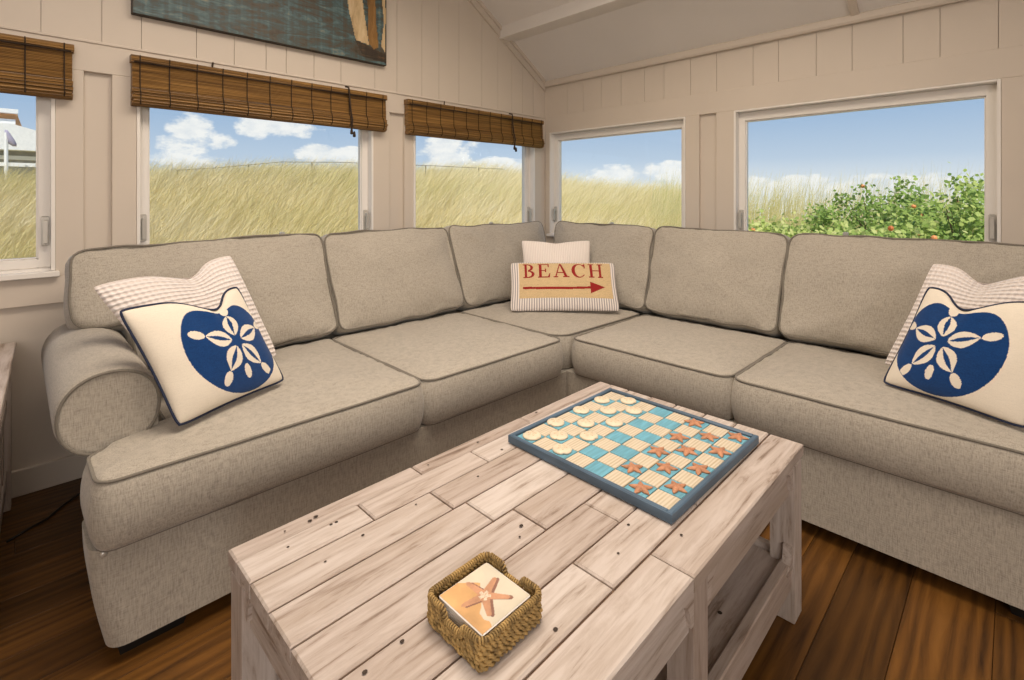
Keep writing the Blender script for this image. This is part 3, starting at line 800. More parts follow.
def bar(name, x0,x1,y0,y1,z0,z1,mt,par=table):
    mb = MB(); mb.cbox(x0,x1,y0,y1,z0,z1,.003,0,random.random()); return mb.build(name, mt, par)
for y0 in (-.044,-TWd+.018):
    bar('apron', lg+.004,mid-.031,y0,y0+.026,ZS0-.085,ZS0,M['ww_x']); bar('apron', mid+.031,TLn-lg-.004,y0,y0+.026,ZS0-.085,ZS0,M['ww_x'])
    bar('shelf_rail', lg+.004,TLn-lg-.004,y0+(-.006 if y0 < -.3 else .006),y0+.026+(-.006 if y0 < -.3 else .006),.092,.170,M['ww_x'])
for x0 in (.018,TLn-.044):
    bar('apron', x0,x0+.026,-TWd+lg+.004,-lg-.004,ZS0-.085,ZS0,M['ww_y']); bar('shelf_rail', x0,x0+.026,-TWd+lg+.004,-lg-.004,.092,.170,M['ww_y'])
mb = MB(); yq = -.046
while yq > -TWd+.07:
    w = min(.118, yq+TWd-.040); x = .046
    while x < TLn-.05:
        L = random.uniform(.35,.6)
        if TLn-.046-(x+L) < .15: L = TLn-.046-x
        mb.cbox(x+.001,x+L-.001,yq-w+.001,yq-.001,.140,.156,.002,0,random.random())
        for q in range(random.randint(1,3)):
            nx_,ny_ = x+random.uniform(.03,L-.03), random.uniform(yq-w+.015,yq-.015); r = random.uniform(.003,.006)
            mb.add([(nx_+r*math.cos(t*PI/4),ny_+r*math.sin(t*PI/4),.1566) for t in range(8)],[tuple(range(8))],1)
        x += L
    yq -= w
mb.build('shelf', [M['ww_x'],M['nail']], table)
def corbel(x, y0, y1, sx, z, up=False, axis='x'):
    """small curved bracket in the angle of a leg and a rail"""
    w,h = .045,.055; pr = [(0,0),(w,0)]+[(w*(1-.75*math.sin(t/8*PI/2)), -h*(1-math.cos(t/8*PI/2))*1.0-.008) for t in range(9)]+[(0,-h-.008)]
    if up: pr = [(a,-b) for a,b in pr]
    mb = MB()
    if axis == 'x': mb.prism([(x+sx*a,z+b) for a,b in pr],'y',y0,y1)
    else: mb.prism([(x+sx*a,z+b) for a,b in pr],'x',y0,y1)
    mb.build('bracket', M['ww_x'], table)
for yf in ((-TWd+.008,-TWd+.030),(-.030,-.008)):
    corbel(lg+.004,*yf,1,ZS0); corbel(mid-.031,*yf,-1,ZS0); corbel(mid+.031,*yf,1,ZS0); corbel(TLn-lg-.004,*yf,-1,ZS0); corbel(TLn-lg-.004,*yf,-1,.150,True); corbel(lg+.004,*yf,1,.150,True)
for xf in ((.010,.032),(TLn-.032,TLn-.010)):
    corbel(-lg-.004,*xf,-1,ZS0,False,'y'); corbel(-TWd+lg+.004,*xf,1,ZS0,False,'y'); corbel(-lg-.004,*xf,-1,.150,True,'y')

# ------------------------------------------------------------------ checkers board and pieces
BX,BY = 1.212,.745; BS = .489; BRZ = math.radians(-.4)
ZB0 = TH+.0018
board = thing('checkers_board','slate blue framed checkers board with teal and bamboo squares, on the coffee table','game board',(BX,BY,ZB0),BRZ)
h2 = BS/2; fw = .013; BH = .024
mb = MB()
mb.cbox(-h2,h2,-h2,-h2+fw,0,BH,.0025); mb.cbox(-h2,h2,h2-fw,h2,0,BH,.0025); mb.cbox(-h2,-h2+fw,-h2+fw,h2-fw,0,BH,.0025); mb.cbox(h2-fw,h2,-h2+fw,h2-fw,0,BH,.0025)
mb.build('frame', M['bluewood'], board)
mb = MB(); q = (BS-2*fw-.004)/8; st = -h2+fw+.002
mb.box(st-.002,-st+.002,st-.002,-st+.002,.002,.0155,2)
def sq(i,j): return (st+q*(i+.5), -st-q*(j+.5))      # i along x from the basket end, j from the sofa side towards the room
for i in range(8):
    for j in range(8):
        cx,cy = sq(i,j); e = q/2-.0011
        mb.cbox(cx-e,cx+e,cy-e,cy+e,.012,.0185,.001,0 if (i+j)%2 == 0 else 1)
mb.build('playing_surface', [M['tealtile'],M['creamtile'],M['grout']], board)
ZP = ZB0+.0187
def place(i,j,jit=.004):
    cx,cy = sq(i,j); c,s_ = math.cos(BRZ),math.sin(BRZ)
    cx += random.uniform(-jit,jit); cy += random.uniform(-jit,jit)
    return (BX+cx*c-cy*s_, BY+cx*s_+cy*c, ZP)
def make_dollar(label):
    mb = MB(); n = 40; rings = []
    R = .0255
    def rad(t): return R*(1-.16*math.exp(-((((t-PI/2+PI)%(2*PI))-PI)/.13)**2))
    for s_,h in ((.9,0),(1,.0015),(1,.0035),(.95,.0052),(.8,.0066),(.6,.0078),(.4,.0088),(.2,.0094),(.05,.0096)):
        rings.append([(rad(k/n*2*PI)*s_*math.cos(k/n*2*PI), rad(k/n*2*PI)*s_*math.sin(k/n*2*PI), h) for k in range(n)])
    mb.loft(rings, True, True, True)
    for k in range(5):        # petal outlines engraved as darker slits
        an = k*2*PI/5+PI/2
        for sgn in (-1,1):
            pts = []
            for t in range(7):
                r_ = .004+.0095*t/6; w = sgn*.0026*math.sin(PI*t/6)
                pts.append((r_*math.cos(an)-w*math.sin(an), r_*math.sin(an)+w*math.cos(an), .0094-.0022*(r_/R)**2*1.6))
            mb.tube(pts, .0006, 5, mi=1)
    return tag(mb.build('sand_dollar_checker', [M['dollar'],M['dollar_dark']], None, auto=50), label, 'game piece', 'sand dollar checkers')
def make_star(label):
    mb = MB(); R = .029; cen = .0085; arms = 5; prof = []
    n = 60
    def rad(t):
        a = (t % (2*PI/5)) - PI/5     # arm tip at +-PI/5 edges
        d = abs(abs(a)-PI/5)/(PI/5)   # 0 tip, 1 valley
        return R*(1-.60*min(1,d*1.05)**.80)
    rings = []
    for s_,h in ((.93,0),(1,.0016),(.97,.0034),(.85,.0054),(.66,.0074),(.45,.0092),(.22,.0104),(.04,.0106)):
        ring = []
        for k in range(n):
            t = k/n*2*PI; r_ = rad(t)
            ring.append((r_*s_*math.cos(t), r_*s_*math.sin(t), h*(.65+.35*min(1,rad(PI/5+.0)/max(r_,1e-6))) ))
        rings.append(ring)
    mb.loft(rings, True, True, True)
    return tag(mb.build('starfish_checker', M['star'], None, smooth=True), label, 'game piece', 'starfish checkers')
ordn = ['first','second','third','fourth']
drow = {0:'along the edge by the sofa', 1:'in the middle sand dollar row', 2:'in the row bordering empty squares'}
srow = {5:'in the row bordering empty squares', 6:'in the middle starfish row', 7:'along the edge away from the dollars'}
d0 = None; s0 = None
for j in (0,1,2):
    for k,i in enumerate([i for i in range(8) if (i+j)%2 == 0]):
        lb = f'sand dollar checker, {ordn[k]} from the basket end {drow[j]}'
        if d0 is None: d0 = make_dollar(lb); o = d0
        else: o = d0.copy(); COL.objects.link(o); o['label'] = lb
        o.location = place(i,j); o.rotation_euler.z = random.uniform(0,6.28)
for j in (5,6,7):
    for k,i in enumerate([i for i in range(8) if (i+j)%2 == 0]):
        lb = f'starfish checker, {ordn[k]} from the basket end {srow[j]}'
        if s0 is None: s0 = make_star(lb); o = s0
        else: o = s0.copy(); COL.objects.link(o); o['label'] = lb
        o.location = place(i,j,.005); o.rotation_euler.z = random.uniform(0,6.28); s_ = random.uniform(.95,1.08); o.scale = (s_,s_,1)

# ------------------------------------------------------------------ seagrass basket with coasters
KX,KY = .537,.603; KS = .0715; KR = math.radians(1.0)
basket = thing('coaster_basket','small square woven seagrass basket with notched sides, on the coffee table corner','basket',(KX,KY,TH+.0018),KR)
def ropepath(pts, closed, step=.0022):
    P = [Vector(p) for p in pts]; out = []
    N = len(P)
    for i in range(N if closed else N-1):
        a,b = P[i],P[(i+1)%N]; k = max(1,int((b-a).length/step))
        for j in range(k): out.append(a+(b-a)*(j/k))
    if not closed: out.append(P[-1])
    return out
def rope(mb, pts, r, closed, ph=0):
    P = ropepath(pts, closed)
    mb.tube(P, r, 8, closed, rfun=lambda i,t: 1+.26*math.sin(2*t+i*.62+ph))
def sqring(s_, z, wav=0, ph=0):
    base_ = round_poly([(-s_,-s_),(s_,-s_),(s_,s_),(-s_,s_)], .012, 4, .006); out = []
    for i,p in enumerate(base_):
        d = p.normalized(); k = wav*math.sin(i*1.3+ph)
        out.append((p.x+d.x*k, p.y+d.y*k, z))
    return out
def strands(mb, pts, closed, R, r, pitch, n, step=.0020, ph=0, m=6):
    """n strands twisted around a path"""
    P = ropepath(pts, closed, step); N = len(P); L = step*N
    turns = max(1,round(L/pitch))
    for q_ in range(n):
        out = []
        for i in range(N):
            t = (P[(i+1)%N]-P[i-1]) if closed else (P[min(i+1,N-1)]-P[max(i-1,0)])
            t.normalize(); up = Vector((0,0,1)); a = up-t*up.dot(t)
            if a.length < .2: a = Vector((1,0,0))-t*t.x
            a.normalize(); b = t.cross(a); an = 2*PI*(turns*i/N+q_/n)+ph
            out.append(P[i]+a*math.cos(an)*R+b*math.sin(an)*R)
        mb.tube(out, r, m, closed, tone=random.random())
mb = MB(); hn = .027; s_ = KS-.006
for k,z in enumerate((.0050,.0124,.0198)):
    strands(mb, sqring(s_, z, .0012, k*PI), True, .0026, .0025, .0165, 2, ph=k*1.7)
for k,z in ((3,.0272),(4,.0346)):
    for sg in (1,-1):       # C shaped courses: notch on the -x and +x sides
        c = [(-s_,sg*hn,z),(-s_,sg*(s_-.008),z),(-s_+.008,sg*s_,z),(s_-.008,sg*s_,z),(s_,sg*(s_-.008),z),(s_,sg*hn,z)]
        strands(mb, c, False, .0026, .0025, .0165, 2, ph=k*1.7)
mb.box(-s_+.001,s_-.001,-s_+.001,s_-.001,.001,.004)
mb.build('woven_body', M['rope'], basket, smooth=True)
mb = MB()   # wrapped rim following the top edge and dipping into the notches
zt_ = .0425; zl = .0275
hi,lo = [[(-s_,g*hn,zt_),(-s_,g*(s_-.009),zt_),(-s_+.009,g*s_,zt_),(s_-.009,g*s_,zt_),(s_,g*(s_-.009),zt_),(s_,g*hn,zt_)] for g in (1,-1)]
loop = hi+[(s_,hn-.005,zt_-.005),(s_,hn-.009,zl),(s_,-hn+.009,zl),(s_,-hn+.005,zt_-.005)]+lo[::-1]+[(-s_,-hn+.005,zt_-.005),(-s_,-hn+.009,zl),(-s_,hn-.009,zl),(-s_,hn-.005,zt_-.005)]
strands(mb, loop, True, .0036, .0019, .0046, 1, step=.00042, m=5)
o = mb.build('wrapped_rim', M['rope'], basket, smooth=True)
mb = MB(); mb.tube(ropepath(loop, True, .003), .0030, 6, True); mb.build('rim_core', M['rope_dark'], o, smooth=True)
CS = .053; tc_ = .0085
def star_poly(r0, r1, rot, n=5, cx=0, cy=0):
    out = []
    for k in range(n):
        a = rot+k*2*PI/n
        for da,r_ in ((-.10,r0*.93),(0,r0),(.10,r0*.93),(PI/5,r1)):
            out.append((cx+r_*math.cos(a+da), cy+r_*math.sin(a+da)))
    return out
sp = star_poly(.042,.0115,math.radians(22)); sh = [(x+.0026,y-.0040) for x,y in sp]
sp2 = star_poly(.033,.005,math.radians(22))
zc = TH+.0018+.0047
clabels = ['square coaster printed with a tan starfish, topmost in the seagrass basket','white edged coaster in the basket, second from the top of the stack','white edged coaster in the basket, third from the top of the stack','white edged coaster at the bottom of the stack in the seagrass basket']
for k in range(4):
    lb = clabels[3-k]; mb = MB()
    ol = round_poly([(-CS,-CS),(CS,-CS),(CS,CS),(-CS,CS)], .005, 4, .02)
    mb.loft([[(p.x*s2,p.y*s2,z) for p in ol] for s2,z in ((.97,0),(1,.001),(1,tc_-.0012),(.975,tc_-.0004))],True,True,True)
    mats = [M['coaster_white']]
    if k == 3:
        mats += [M['c_orange'],M['c_cream'],M['c_pale'],M['c_star'],M['c_shadow']]
        N = 90; e = CS*.965; b = len(mb.v)
        for j in range(N+1):
            for i in range(N+1): mb.v.append((-e+2*e*i/N,-e+2*e*j/N,tc_))
        for j in range(N):
            for i in range(N):
                x,y = -e+2*e*(i+.5)/N,-e+2*e*(j+.5)/N
                d1 = y-x-.010+.010*noise.noise((x*45,y*45,1)); d2 = x+y-.030+.014*noise.noise((x*40,y*40,7))
                mi = 1 if (d1 > 0 and d2 < 0) else (2 if d1 > 0 else 3)
                if d1 <= 0 and x < -.032+.008*noise.noise((x*60,y*60,3)): mi = 1
                if inside((x,y),sh): mi = 5
                if inside((x,y),sp): mi = 4
                if inside((x,y),sp2): mi = 4 if noise.noise((x*500,y*500,2)) > .25 else 2 if math.hypot(x,y) < .010 else 4
                a = b+j*(N+1)+i; mb.f.append((a,a+1,a+N+2,a+N+1)); mb.m.append(mi); mb.t.append(.5)
    o = tag(mb.build('coaster', mats, None, auto=40), lb, 'coaster', 'coasters in the basket')
    o.location = (KX+random.uniform(-.001,.001),KY+random.uniform(-.001,.001),zc+k*(tc_+.0004)); o.rotation_euler.z = KR+random.uniform(-.012,.012)

# ------------------------------------------------------------------ end table at the left edge
et = thing('end_table','whitewashed slatted end table at the left frame edge, beside the rolled sofa arm','end table',(.002,2.655,0),math.radians(-2.0))
def ebar(name,x0,x1,y0,y1,z0,z1,mt): 
    mb = MB(); mb.cbox(x0,x1,y0,y1,z0,z1,.003,0,random.random()); return mb.build(name, mt, et)
EW,ED,EH = .52,.86,.606
ebar('tabletop',-EW,.0,-ED,0,EH-.026,EH,M['ww_y'])
for x0 in (-.058,-EW+.012):
    for y0 in (-.058,-ED+.012): ebar('leg',x0,x0+.046,y0,y0+.046,0,EH-.026,M['ww_z'])
for x0 in (-.052,-EW+.016):
    for z0,z1 in ((EH-.10,EH-.026),(.365,.410),(.09,.15)): ebar('side_rail',x0,x0+.03,-ED+.058,-.058,z0,z1,M['ww_y'])
    for k in range(5):
        yk = -.16-k*.135; ebar('slat',x0+.004,x0+.026,yk-.03,yk+.03,.15,.365,M['ww_z'])
for y0 in (-.048,-ED+.016):
    for z0,z1 in ((EH-.10,EH-.026),(.09,.15)): ebar('end_rail',-EW+.058,-.058,y0,y0+.03,z0,z1,M['ww_x'])
ebar('shelf',-EW+.05,-.056,-ED+.05,-.05,.355,.372,M['ww_y']); ebar('shelf',-EW+.05,-.056,-ED+.05,-.05,.10,.118,M['ww_y'])
# power cord on the floor
mb = MB(); mb.tube([(-.02,2.36,.006),(.03,2.40,.005),(.08,2.43,.005),(.13,2.50,.005),(.20,2.57,.005),(.32,2.62,.005),(.5,2.64,.005)], .0042, 6)
tag(mb.build('power_cord', M['cable'], None, smooth=True),'thin dark power cord lying on the floor between end table and sofa arm','cord')

# ------------------------------------------------------------------ outdoors
def crest_e(az):   # elevation slope of the ground crest per compass angle (0 = +y)
    return np.interp(az, [-30,0,10,18,40,50,58,68,90,130], [-.02,-.012,.006,.016,.018,-.004,-.022,-.038,-.045,-.05])
RC = 11.
def ground(x, y):
    r = np.hypot(x,y); az = np.degrees(np.arctan2(x,y))
    zc_ = 1.15+RC*crest_e(az)
    t = np.clip((r-3.4)/(RC-3.4),0,1); s_ = t*t*(3-2*t)*.6+t*.4
    z = -.35+(zc_+.35)*s_
    z = np.where(r > RC, zc_-(r-RC)*.045, z)
    return z + .06*np.sin(x*1.3+.7)*np.cos(y*1.1)*np.clip((r-3)/3,0,1)
nr,na = 60,110
rs = np.concatenate([np.linspace(3.0,13,44),np.geomspace(13.6,90,nr-44)]); azs = np.radians(np.linspace(-40,130,na))
mb = MB()
for r in rs:
    for a in azs:
        x,y = r*math.sin(a), r*math.cos(a); mb.v.append((x,y,float(ground(np.array(x),np.array(y)))-.03))
for i in range(nr-1):
    for j in range(na-1):
        a = i*na+j; mb.f.append((a,a+na,a+na+1,a+1)); mb.m.append(0); mb.t.append(.5)
# keep clear of the room
keep = []
for f in mb.f:
    c = [sum(mb.v[k][q] for k in f)/4 for q in (0,1)]
    keep.append(not (c[0] < 3.3 and c[1] < 3.0))
mb.f = [f for f,k in zip(mb.f,keep) if k]; mb.m = [0]*len(mb.f); mb.t = [.5]*len(mb.f)
struct(mb.build('ground_dune', M['dune'], smooth=True))

def blades(name, n, pos, hmin, hmax, width, lean, tone_lo, tone_hi, mat, label, kind='stuff'):
    x,y = pos; z = ground(x,y)-.04; n = len(x)
    h = rng.uniform(hmin,hmax,n); th = rng.uniform(0,2*PI,n)
    # prevailing wind pushes the blades towards +x / +y, some scatter
    wa = rng.normal(math.radians(-25),.6,n); ln = h*np.clip(rng.normal(lean,.18,n),.05,1.1)
    lx,ly = np.cos(wa)*ln, np.sin(wa)*ln
    # blades face the house
    fx,fy = -y/np.hypot(x,y), x/np.hypot(x,y)
    jt = rng.normal(0,.5,n); c,s_ = np.cos(jt),np.sin(jt); fx,fy = fx*c-fy*s_, fx*s_+fy*c
    wd = width*rng.uniform(.6,1.3,n)
    K = 4; V = np.zeros((n,2*K+1,3),np.float32)
    for k in range(K+1):
        t = k/K; bx = x+lx*t**2; by = y+ly*t**2; bz = z+h*t*(1-.28*t*(ln/h))
        w = wd*(1-t**1.5)
        if k < K:
            V[:,2*k] = np.stack([bx-fx*w/2,by-fy*w/2,bz],1); V[:,2*k+1] = np.stack([bx+fx*w/2,by+fy*w/2,bz],1)
        else: V[:,2*K] = np.stack([bx,by,bz],1)
    base_ = (np.arange(n)*(2*K+1))[:,None]
    quads = np.array([[2*k,2*k+1,2*k+3,2*k+2] for k in range(K-1)]); tri = np.array([2*K-2,2*K-1,2*K])
    loops = np.concatenate([(base_[:,:,None]+quads[None]).reshape(n,-1), base_+tri[None]],1).reshape(-1)
    tot = np.tile(np.array([4]*(K-1)+[3]),n); starts = np.concatenate([[0],np.cumsum(tot)[:-1]])
    me = bpy.data.meshes.new(name)
    me.vertices.add(n*(2*K+1)); me.vertices.foreach_set('co', V.reshape(-1))
    me.loops.add(len(loops)); me.loops.foreach_set('vertex_index', loops.astype(np.int32))
    me.polygons.add(len(tot)); me.polygons.foreach_set('loop_start', starts.astype(np.int32))
    me.update(calc_edges=True)
    patch = .5+.25*np.sin(x*.9+1)*np.cos(y*.8)+.2*np.sin(x*2.3+y*1.7)
    tone = np.clip(tone_lo+(tone_hi-tone_lo)*(.45*patch+.55*rng.random(n)),0,1)
    at = me.attributes.new('tone','FLOAT','FACE'); at.data.foreach_set('value', np.repeat(tone,K).astype(np.float32))
    me.materials.append(mat); me.validate()
    o = bpy.data.objects.new(name, me); COL.objects.link(o)
    tag(o, label, 'grass', kind=kind); return o
BUSHES = [(5.1,1.05,.70,.55),(5.6,.75,.85,.8),(6.3,.25,.95,.85),(6.2,1.85,.7,.65),(5.25,1.78,.55,.42),(7.4,1.1,.95,.9)]
def polar(n, az0, az1, r0, r1, p=1.0):
    az = np.radians(rng.uniform(az0,az1,n)); r = r0+(r1-r0)*rng.random(n)**p
    x,y = r*np.sin(az), r*np.cos(az); ok = (y > 3.75)|(x > 4.1)
    for cx,cy,rx,ry in BUSHES: ok &= ((x-cx)/(rx+.05))**2+((y-cy)/(ry+.05))**2 > 1
    return x[ok],y[ok]
blades('beach_grass',0,polar(95000,-14,66,3.6,12.2,.85),.45,.85,.0085,.55,.25,1.0,M['grass'],'tall golden beach grass bending in wind on the dune outside the windows')
blades('grass_stalks',0,polar(7000,60,92,4.6,10.5),.55,1.25,.007,.28,.1,.75,M['grass'],'green and straw grass stalks rising behind the rose bushes')

# rugosa rose bushes outside the right-hand window
def bush(label, cx, cy, rx, ry, h, nleaf, seed, tone=(.25,1.0), hips=5):
    r_ = np.random.default_rng(seed); gz = float(ground(np.array(cx),np.array(cy)))-.05
    root = thing('rose_bush', label, 'bush', (cx,cy,gz), 0, 'rose bushes outside the window')
    stems = []; mb = MB()
    tips = []
    for k in range(16):
        a = r_.uniform(0,2*PI); d = r_.uniform(.2,.9)
        tip = (rx*d*math.cos(a), ry*d*math.sin(a), h*r_.uniform(.6,.97)*(1-.35*d*d)); tips.append(tip)
        b0 = (tip[0]*.15,tip[1]*.15,0); m_ = (tip[0]*.5+r_.uniform(-.05,.05),tip[1]*.5+r_.uniform(-.05,.05),tip[2]*.6)
        mb.tube([b0,m_,tip],.008,5,rfun=lambda i,t: 1-.3*i)
    mb.build('stem', M['bark'], root)
    V=[];F=[];Tn=[]
    cl = []
    for k in range(150):
        a = r_.uniform(0,2*PI); d = math.sqrt(r_.random()); zz = r_.random()
        hh = h*(1-.45*d*d)*(.9+.2*r_.random())
        cl.append((rx*d*math.cos(a), ry*d*math.sin(a), hh*(.25+.75*zz**.6)))
    for k in range(nleaf):
        c = cl[r_.integers(len(cl))]; p = Vector((c[0]+r_.normal(0,.07),c[1]+r_.normal(0,.07),max(.03,c[2]+r_.normal(0,.06))))
        nrm = Vector((r_.normal(0,.6)-.35,r_.normal(0,.6)-.1,r_.uniform(.15,1))).normalized()
        t = nrm.orthogonal().normalized(); t.rotate(Matrix.Rotation(r_.uniform(0,6.28),3,nrm)); b = nrm.cross(t)
        L = r_.uniform(.034,.060); w = L*.36; i0 = len(V)
        for (u,v,lift) in ((-.5,0,0),(-.2,.9,.1),(.2,.8,.1),(.5,0,0),(.2,-.8,.1),(-.2,-.9,.1)):
            V.append(tuple(p+t*u*L+b*v*w+nrm*lift*w))
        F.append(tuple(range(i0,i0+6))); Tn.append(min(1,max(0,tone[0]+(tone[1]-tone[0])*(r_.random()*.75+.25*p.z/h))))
    mb = MB(); mb.v = V; mb.f = F; mb.m = [0]*len(F); mb.t = Tn
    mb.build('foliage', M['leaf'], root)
    for k in range(hips):
        c = max((cl[r_.integers(len(cl))] for _ in range(3)), key=lambda c: c[2]-.4*c[0]); mb = MB(); R = .023; n = 10
        q = Vector((c[0]-.12, c[1], c[2]+.06))
        mb.loft([[(q.x+R*math.sin(t)*math.cos(j/n*2*PI)+0,q.y+R*math.sin(t)*math.sin(j/n*2*PI),q.z-R*math.cos(t)) for j in range(n)] for t in (.2,.7,1.2,1.6,2.1,2.6,2.95)],True,True,True)
        mb.build('rose_hip', M['hip'], root, smooth=True)
bush('low leafy rose bush with orange hips, close outside the wide right window',5.1,1.05,.70,.55,1.08,7800,31,hips=14)
bush('broad green rose bush with orange hips, below the middle of the wide right window',5.6,.75,.85,.8,1.02,8000,32,hips=14)
bush('tall dense rose bush rising at the right edge of the wide right window',6.3,.25,.95,.85,1.26,9000,33,(.15,.9),7)
bush('small pale rose bush fading into grass at the left of the wide right window',6.2,1.85,.70,.65,.95,5200,34,(.45,1.0),2)
bush('low rose bush with yellow green leaves, nearest the left jamb of the wide right window',5.25,1.78,.55,.42,1.06,5600,36,(.5,1.0),6)
bush('dark green rose bush behind the others outside the wide right window',7.4,1.1,.95,.9,1.12,5200,35,(.1,.7),3)

# house beyond the dune (in the window at the left edge)
hs = thing('beach_house','distant white roofed beach house with orange upper wall, seen in the leftmost window','house',(-1.6,14.5,1.0))
mb = MB(); mb.box(-4,2.4,0,5,0,1.22); mb.build('wall', M['grey_wall'], hs)
mb = MB(); mb.prism([(-4.5,1.10),(3.0,1.10),(3.0,1.20),(1.55,1.62),(-3.5,1.62),(-4.5,1.20)],'y',-.35,5.2); mb.build('roof', M['shingle_white'], hs)
mb = MB(); mb.prism([(-3.2,1.55),(1.72,1.55),(1.62,1.90),(-3.2,1.90)],'y',.2,3.2); mb.build('upper_wall', M['orange_wall'], hs)
mb = MB(); mb.box(-3.5,1.64,.0,3.4,1.88,1.96); mb.box(-3.3,1.60,.1,.22,1.66,1.76); mb.build('upper_roof', M['shingle_white'], hs)
mb = MB(); mb.box(-4,2.4,-.05,0,.92,1.0); mb.build('trim_band', M['white_rail'], hs)
rl = thing('deck_railing','white deck railing in front of the distant beach house','railing',(-1.6,13.3,.75))
mb = MB(); mb.box(-4,2.6,-.03,.03,.98,1.05); mb.build('top_rail', M['white_rail'], rl)
for k in range(6):
    mb = MB(); x = -3.4+k*1.05+.40; mb.box(x-.045,x+.045,-.04,.04,-.5,.98); mb.build('post', M['white_rail'], rl)
um = thing('patio_umbrella','folded lilac patio umbrella on a white pole beside the beach house','umbrella',(-.12,12.9,1.0))
mb = MB(); mb.tube([(0,0,-.5),(0,0,1.32)],.028,8); mb.build('pole', M['white_rail'], um)
mb = MB(); n = 14
mb.loft([[((r*(1+.25*math.sin(j*2.0)))*math.cos(j/n*2*PI)+dx,r*math.sin(j/n*2*PI),z) for j in range(n)] for r,z,dx in ((.014,1.37,0),(.035,1.30,.02),(.05,1.20,.055),(.045,1.12,.09),(.02,1.08,.11))],True,True,True)
mb.build('canopy', M['lilac'], um, smooth=True)
# thin fence line along the dune crest
fn = thing('dune_fence','thin dark wire and post fence running along the crest of the grassy dune','fence',(0,0,0))
FP = []
for a in np.linspace(11,44,34):
    rr_ = 10.6; x,y = rr_*math.sin(math.radians(a)), rr_*math.cos(math.radians(a)); FP.append((x,y,1.15+rr_*float(np.interp(a,[8,14,20,26,36,44],[.040,.050,.064,.066,.062,.056]))))
fn.location = (FP[0][0],FP[0][1],float(ground(np.array(FP[0][0]),np.array(FP[0][1]))))
mb = MB(); mb.tube([Vector(p)-fn.location for p in FP],.006,5); mb.build('rail', M['bark'], fn)
for p in FP[::6]:
    mb = MB(); g_ = float(ground(np.array(p[0]),np.array(p[1]))); mb.tube([Vector((p[0],p[1],g_-.1))-fn.location, Vector((p[0],p[1],p[2]))-fn.location],.010,6); mb.build('post', M['bark'], fn)

# ------------------------------------------------------------------ sky
w = bpy.data.worlds.new('coastal_sky'); S.world = w; w.use_nodes = True; nt = w.node_tree; nt.nodes.clear()
out = nt.nodes.new('ShaderNodeOutputWorld'); bg = nt.nodes.new('ShaderNodeBackground'); nt.links.new(bg.outputs[0], out.inputs[0])
tc = nt.nodes.new('ShaderNodeTexCoord'); nrm = nt.nodes.new('ShaderNodeVectorMath'); nrm.operation = 'NORMALIZE'; nt.links.new(tc.outputs['Generated'], nrm.inputs[0])
D = nrm.outputs[0]; sx = nt.nodes.new('ShaderNodeSeparateXYZ'); nt.links.new(D, sx.inputs[0])
sky = ramp(nt, sx.outputs[2], [(0,(.84,.88,.91)),(.035,(.72,.79,.87)),(.07,(.54,.66,.82)),(.16,(.34,.50,.74)),(.4,(.17,.32,.60)),(1,(.09,.20,.46))])
mp = nt.nodes.new('ShaderNodeMapping'); mp.inputs['Scale'].default_value = (1,1,1.7); nt.links.new(D, mp.inputs[0])
n1 = nz(nt, mp.outputs[0], 14, 6, .58); n2 = nz(nt, mp.outputs[0], 40, 4, .6)
def blob(d, rx, rz):
    """soft cloud mass around a compass direction; distance in (azimuth, elevation)"""
    d = Vector(d).normalized(); sd = Vector((d.y,-d.x,0)).normalized(); u = sd.cross(d)
    def dot(v):
        q = nt.nodes.new('ShaderNodeVectorMath'); q.operation = 'DOT_PRODUCT'; nt.links.new(D, q.inputs[0]); q.inputs[1].default_value = v; return q.outputs['Value']
    a = math_(nt,'DIVIDE',dot(sd),rx); b = math_(nt,'DIVIDE',dot(u),rz)
    r2 = math_(nt,'ADD', math_(nt,'MULTIPLY',a,a), math_(nt,'MULTIPLY',b,b))
    front = math_(nt,'GREATER_THAN', dot(d), .5)
    return math_(nt,'MULTIPLY', math_(nt,'MAXIMUM', math_(nt,'SUBTRACT',1.0,r2), 0.0), front)
def pxdir(px,py):
    T = math.radians(45.2); r = (px-512)/500; u = (197.2-py)/500
    return (r*math.sin(T)+math.cos(T), -r*math.cos(T)+math.sin(T), u)
tot = None
for (px,py,rx,rz) in ((198,134,.050,.040),(180,150,.060,.030),(222,142,.035,.025),(170,158,.09,.022),(258,124,.060,.030),(285,128,.075,.022),(318,153,.05,.022),(352,157,.05,.022),(450,150,.085,.060),(500,165,.12,.02),(612,178,.08,.030),(668,172,.06,.024),(800,186,.24,.022),(700,188,.30,.016),(900,182,.16,.018)):
    b_ = blob(pxdir(px,py),rx,rz); tot = b_ if tot is None else math_(nt,'MAXIMUM',tot,b_)
den = math_(nt,'ADD', math_(nt,'ADD', tot, math_(nt,'MULTIPLY', math_(nt,'SUBTRACT',n1,.5), 2.6)), math_(nt,'MULTIPLY', math_(nt,'SUBTRACT',n2,.5), 1.3))
msk = math_(nt,'MULTIPLY', ramp(nt, den, [(.30,(0,0,0)),(.75,(1,1,1))]), math_(nt,'MINIMUM', math_(nt,'MULTIPLY',tot,6.0), 1.0))
ccol = ramp(nt, n2, [(.3,(.80,.84,.89)),(.6,(.97,.97,.97))])
col = mixc(nt, msk, sky, ccol)
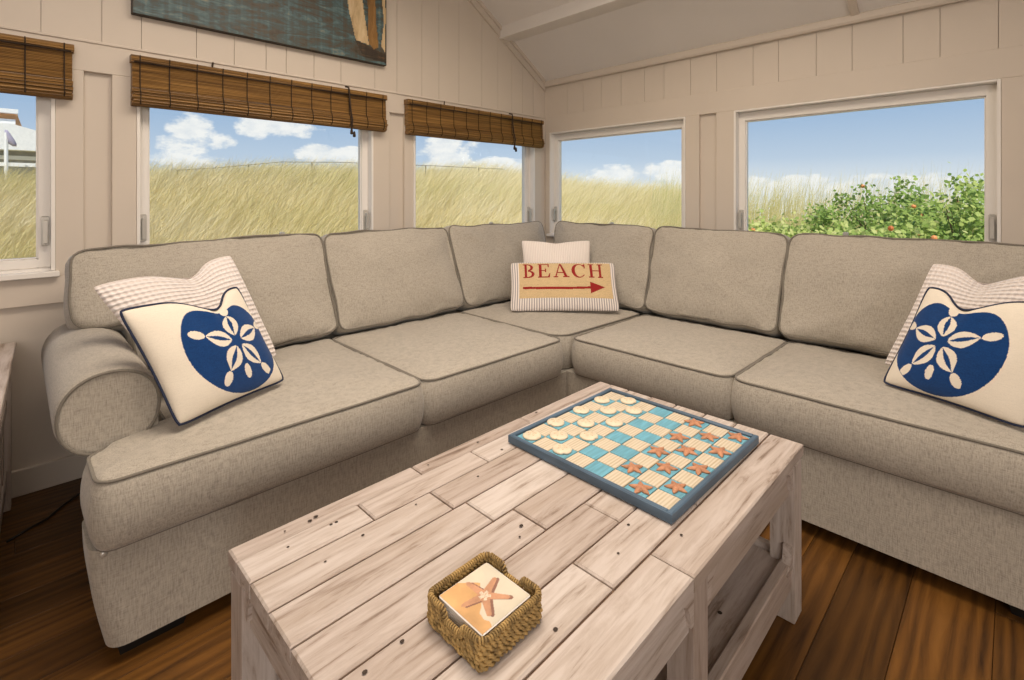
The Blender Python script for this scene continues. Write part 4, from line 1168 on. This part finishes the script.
nt.links.new(col, bg.inputs[0]); bg.inputs[1].default_value = 1.0

# ------------------------------------------------------------------ light
sun = bpy.data.lights.new('sun','SUN'); sun.energy = 4.6; sun.angle = math.radians(.6); sun.color = (1,.95,.86)
so = bpy.data.objects.new('sun', sun); COL.objects.link(so); so.rotation_euler = Vector((.45,.62,-1.05)).to_track_quat('-Z','Y').to_euler()
def area(name, loc, tgt, sx_, sy_, power, col):
    l = bpy.data.lights.new(name,'AREA'); l.shape = 'RECTANGLE'; l.size = sx_; l.size_y = sy_; l.energy = power; l.color = col
    o = bpy.data.objects.new(name, l); COL.objects.link(o); o.location = loc
    o.rotation_euler = (Vector(tgt)-Vector(loc)).to_track_quat('-Z','Y').to_euler(); return o
area('unseen_overhead_light',(1.15,.95,2.75),(1.25,1.05,0),1.3,1.3,41,(1,.85,.69)).data.spread = math.radians(150)  # unseen area light standing in for warm interior lamps; no fitting built
area('unseen_overhead_light',(.05,1.15,2.6),(.05,1.5,0),.6,.6,11,(1,.87,.74))  # added to brighten the dark gap beside the left arm; no fitting
area('added_corner_fill',(-.65,-2.45,1.6),(.1,2.4,.5),.8,1.3,22,(1,.92,.85))  # added fill aimed at the dim left corner; no window stands here
area('added_back_fill',(-1.2,-1.6,1.7),(1.2,1.4,.9),2.2,1.4,30,(1,.91,.83))  # added fill from behind the camera; the back walls are windowless

# ------------------------------------------------------------------ camera
cd = bpy.data.cameras.new('camera'); cam = bpy.data.objects.new('camera', cd); COL.objects.link(cam)
cam.location = (0,0,1.15); cam.rotation_euler = (PI/2,0,math.radians(45.2-90))
cd.sensor_fit = 'HORIZONTAL'; cd.sensor_width = 36; cd.lens = 36*500/1024; cd.shift_y = -(340-197.2)/1024; cd.clip_start = .02
S.camera = cam
S.view_settings.view_transform = 'Standard'; S.view_settings.look = 'None'; S.view_settings.gamma = 1; S.view_settings.use_curve_mapping = False
S.view_settings.exposure = 0.0
S.cycles.max_bounces = 8; S.cycles.diffuse_bounces = 5; S.cycles.transparent_max_bounces = 16
S.cycles.use_denoising = True
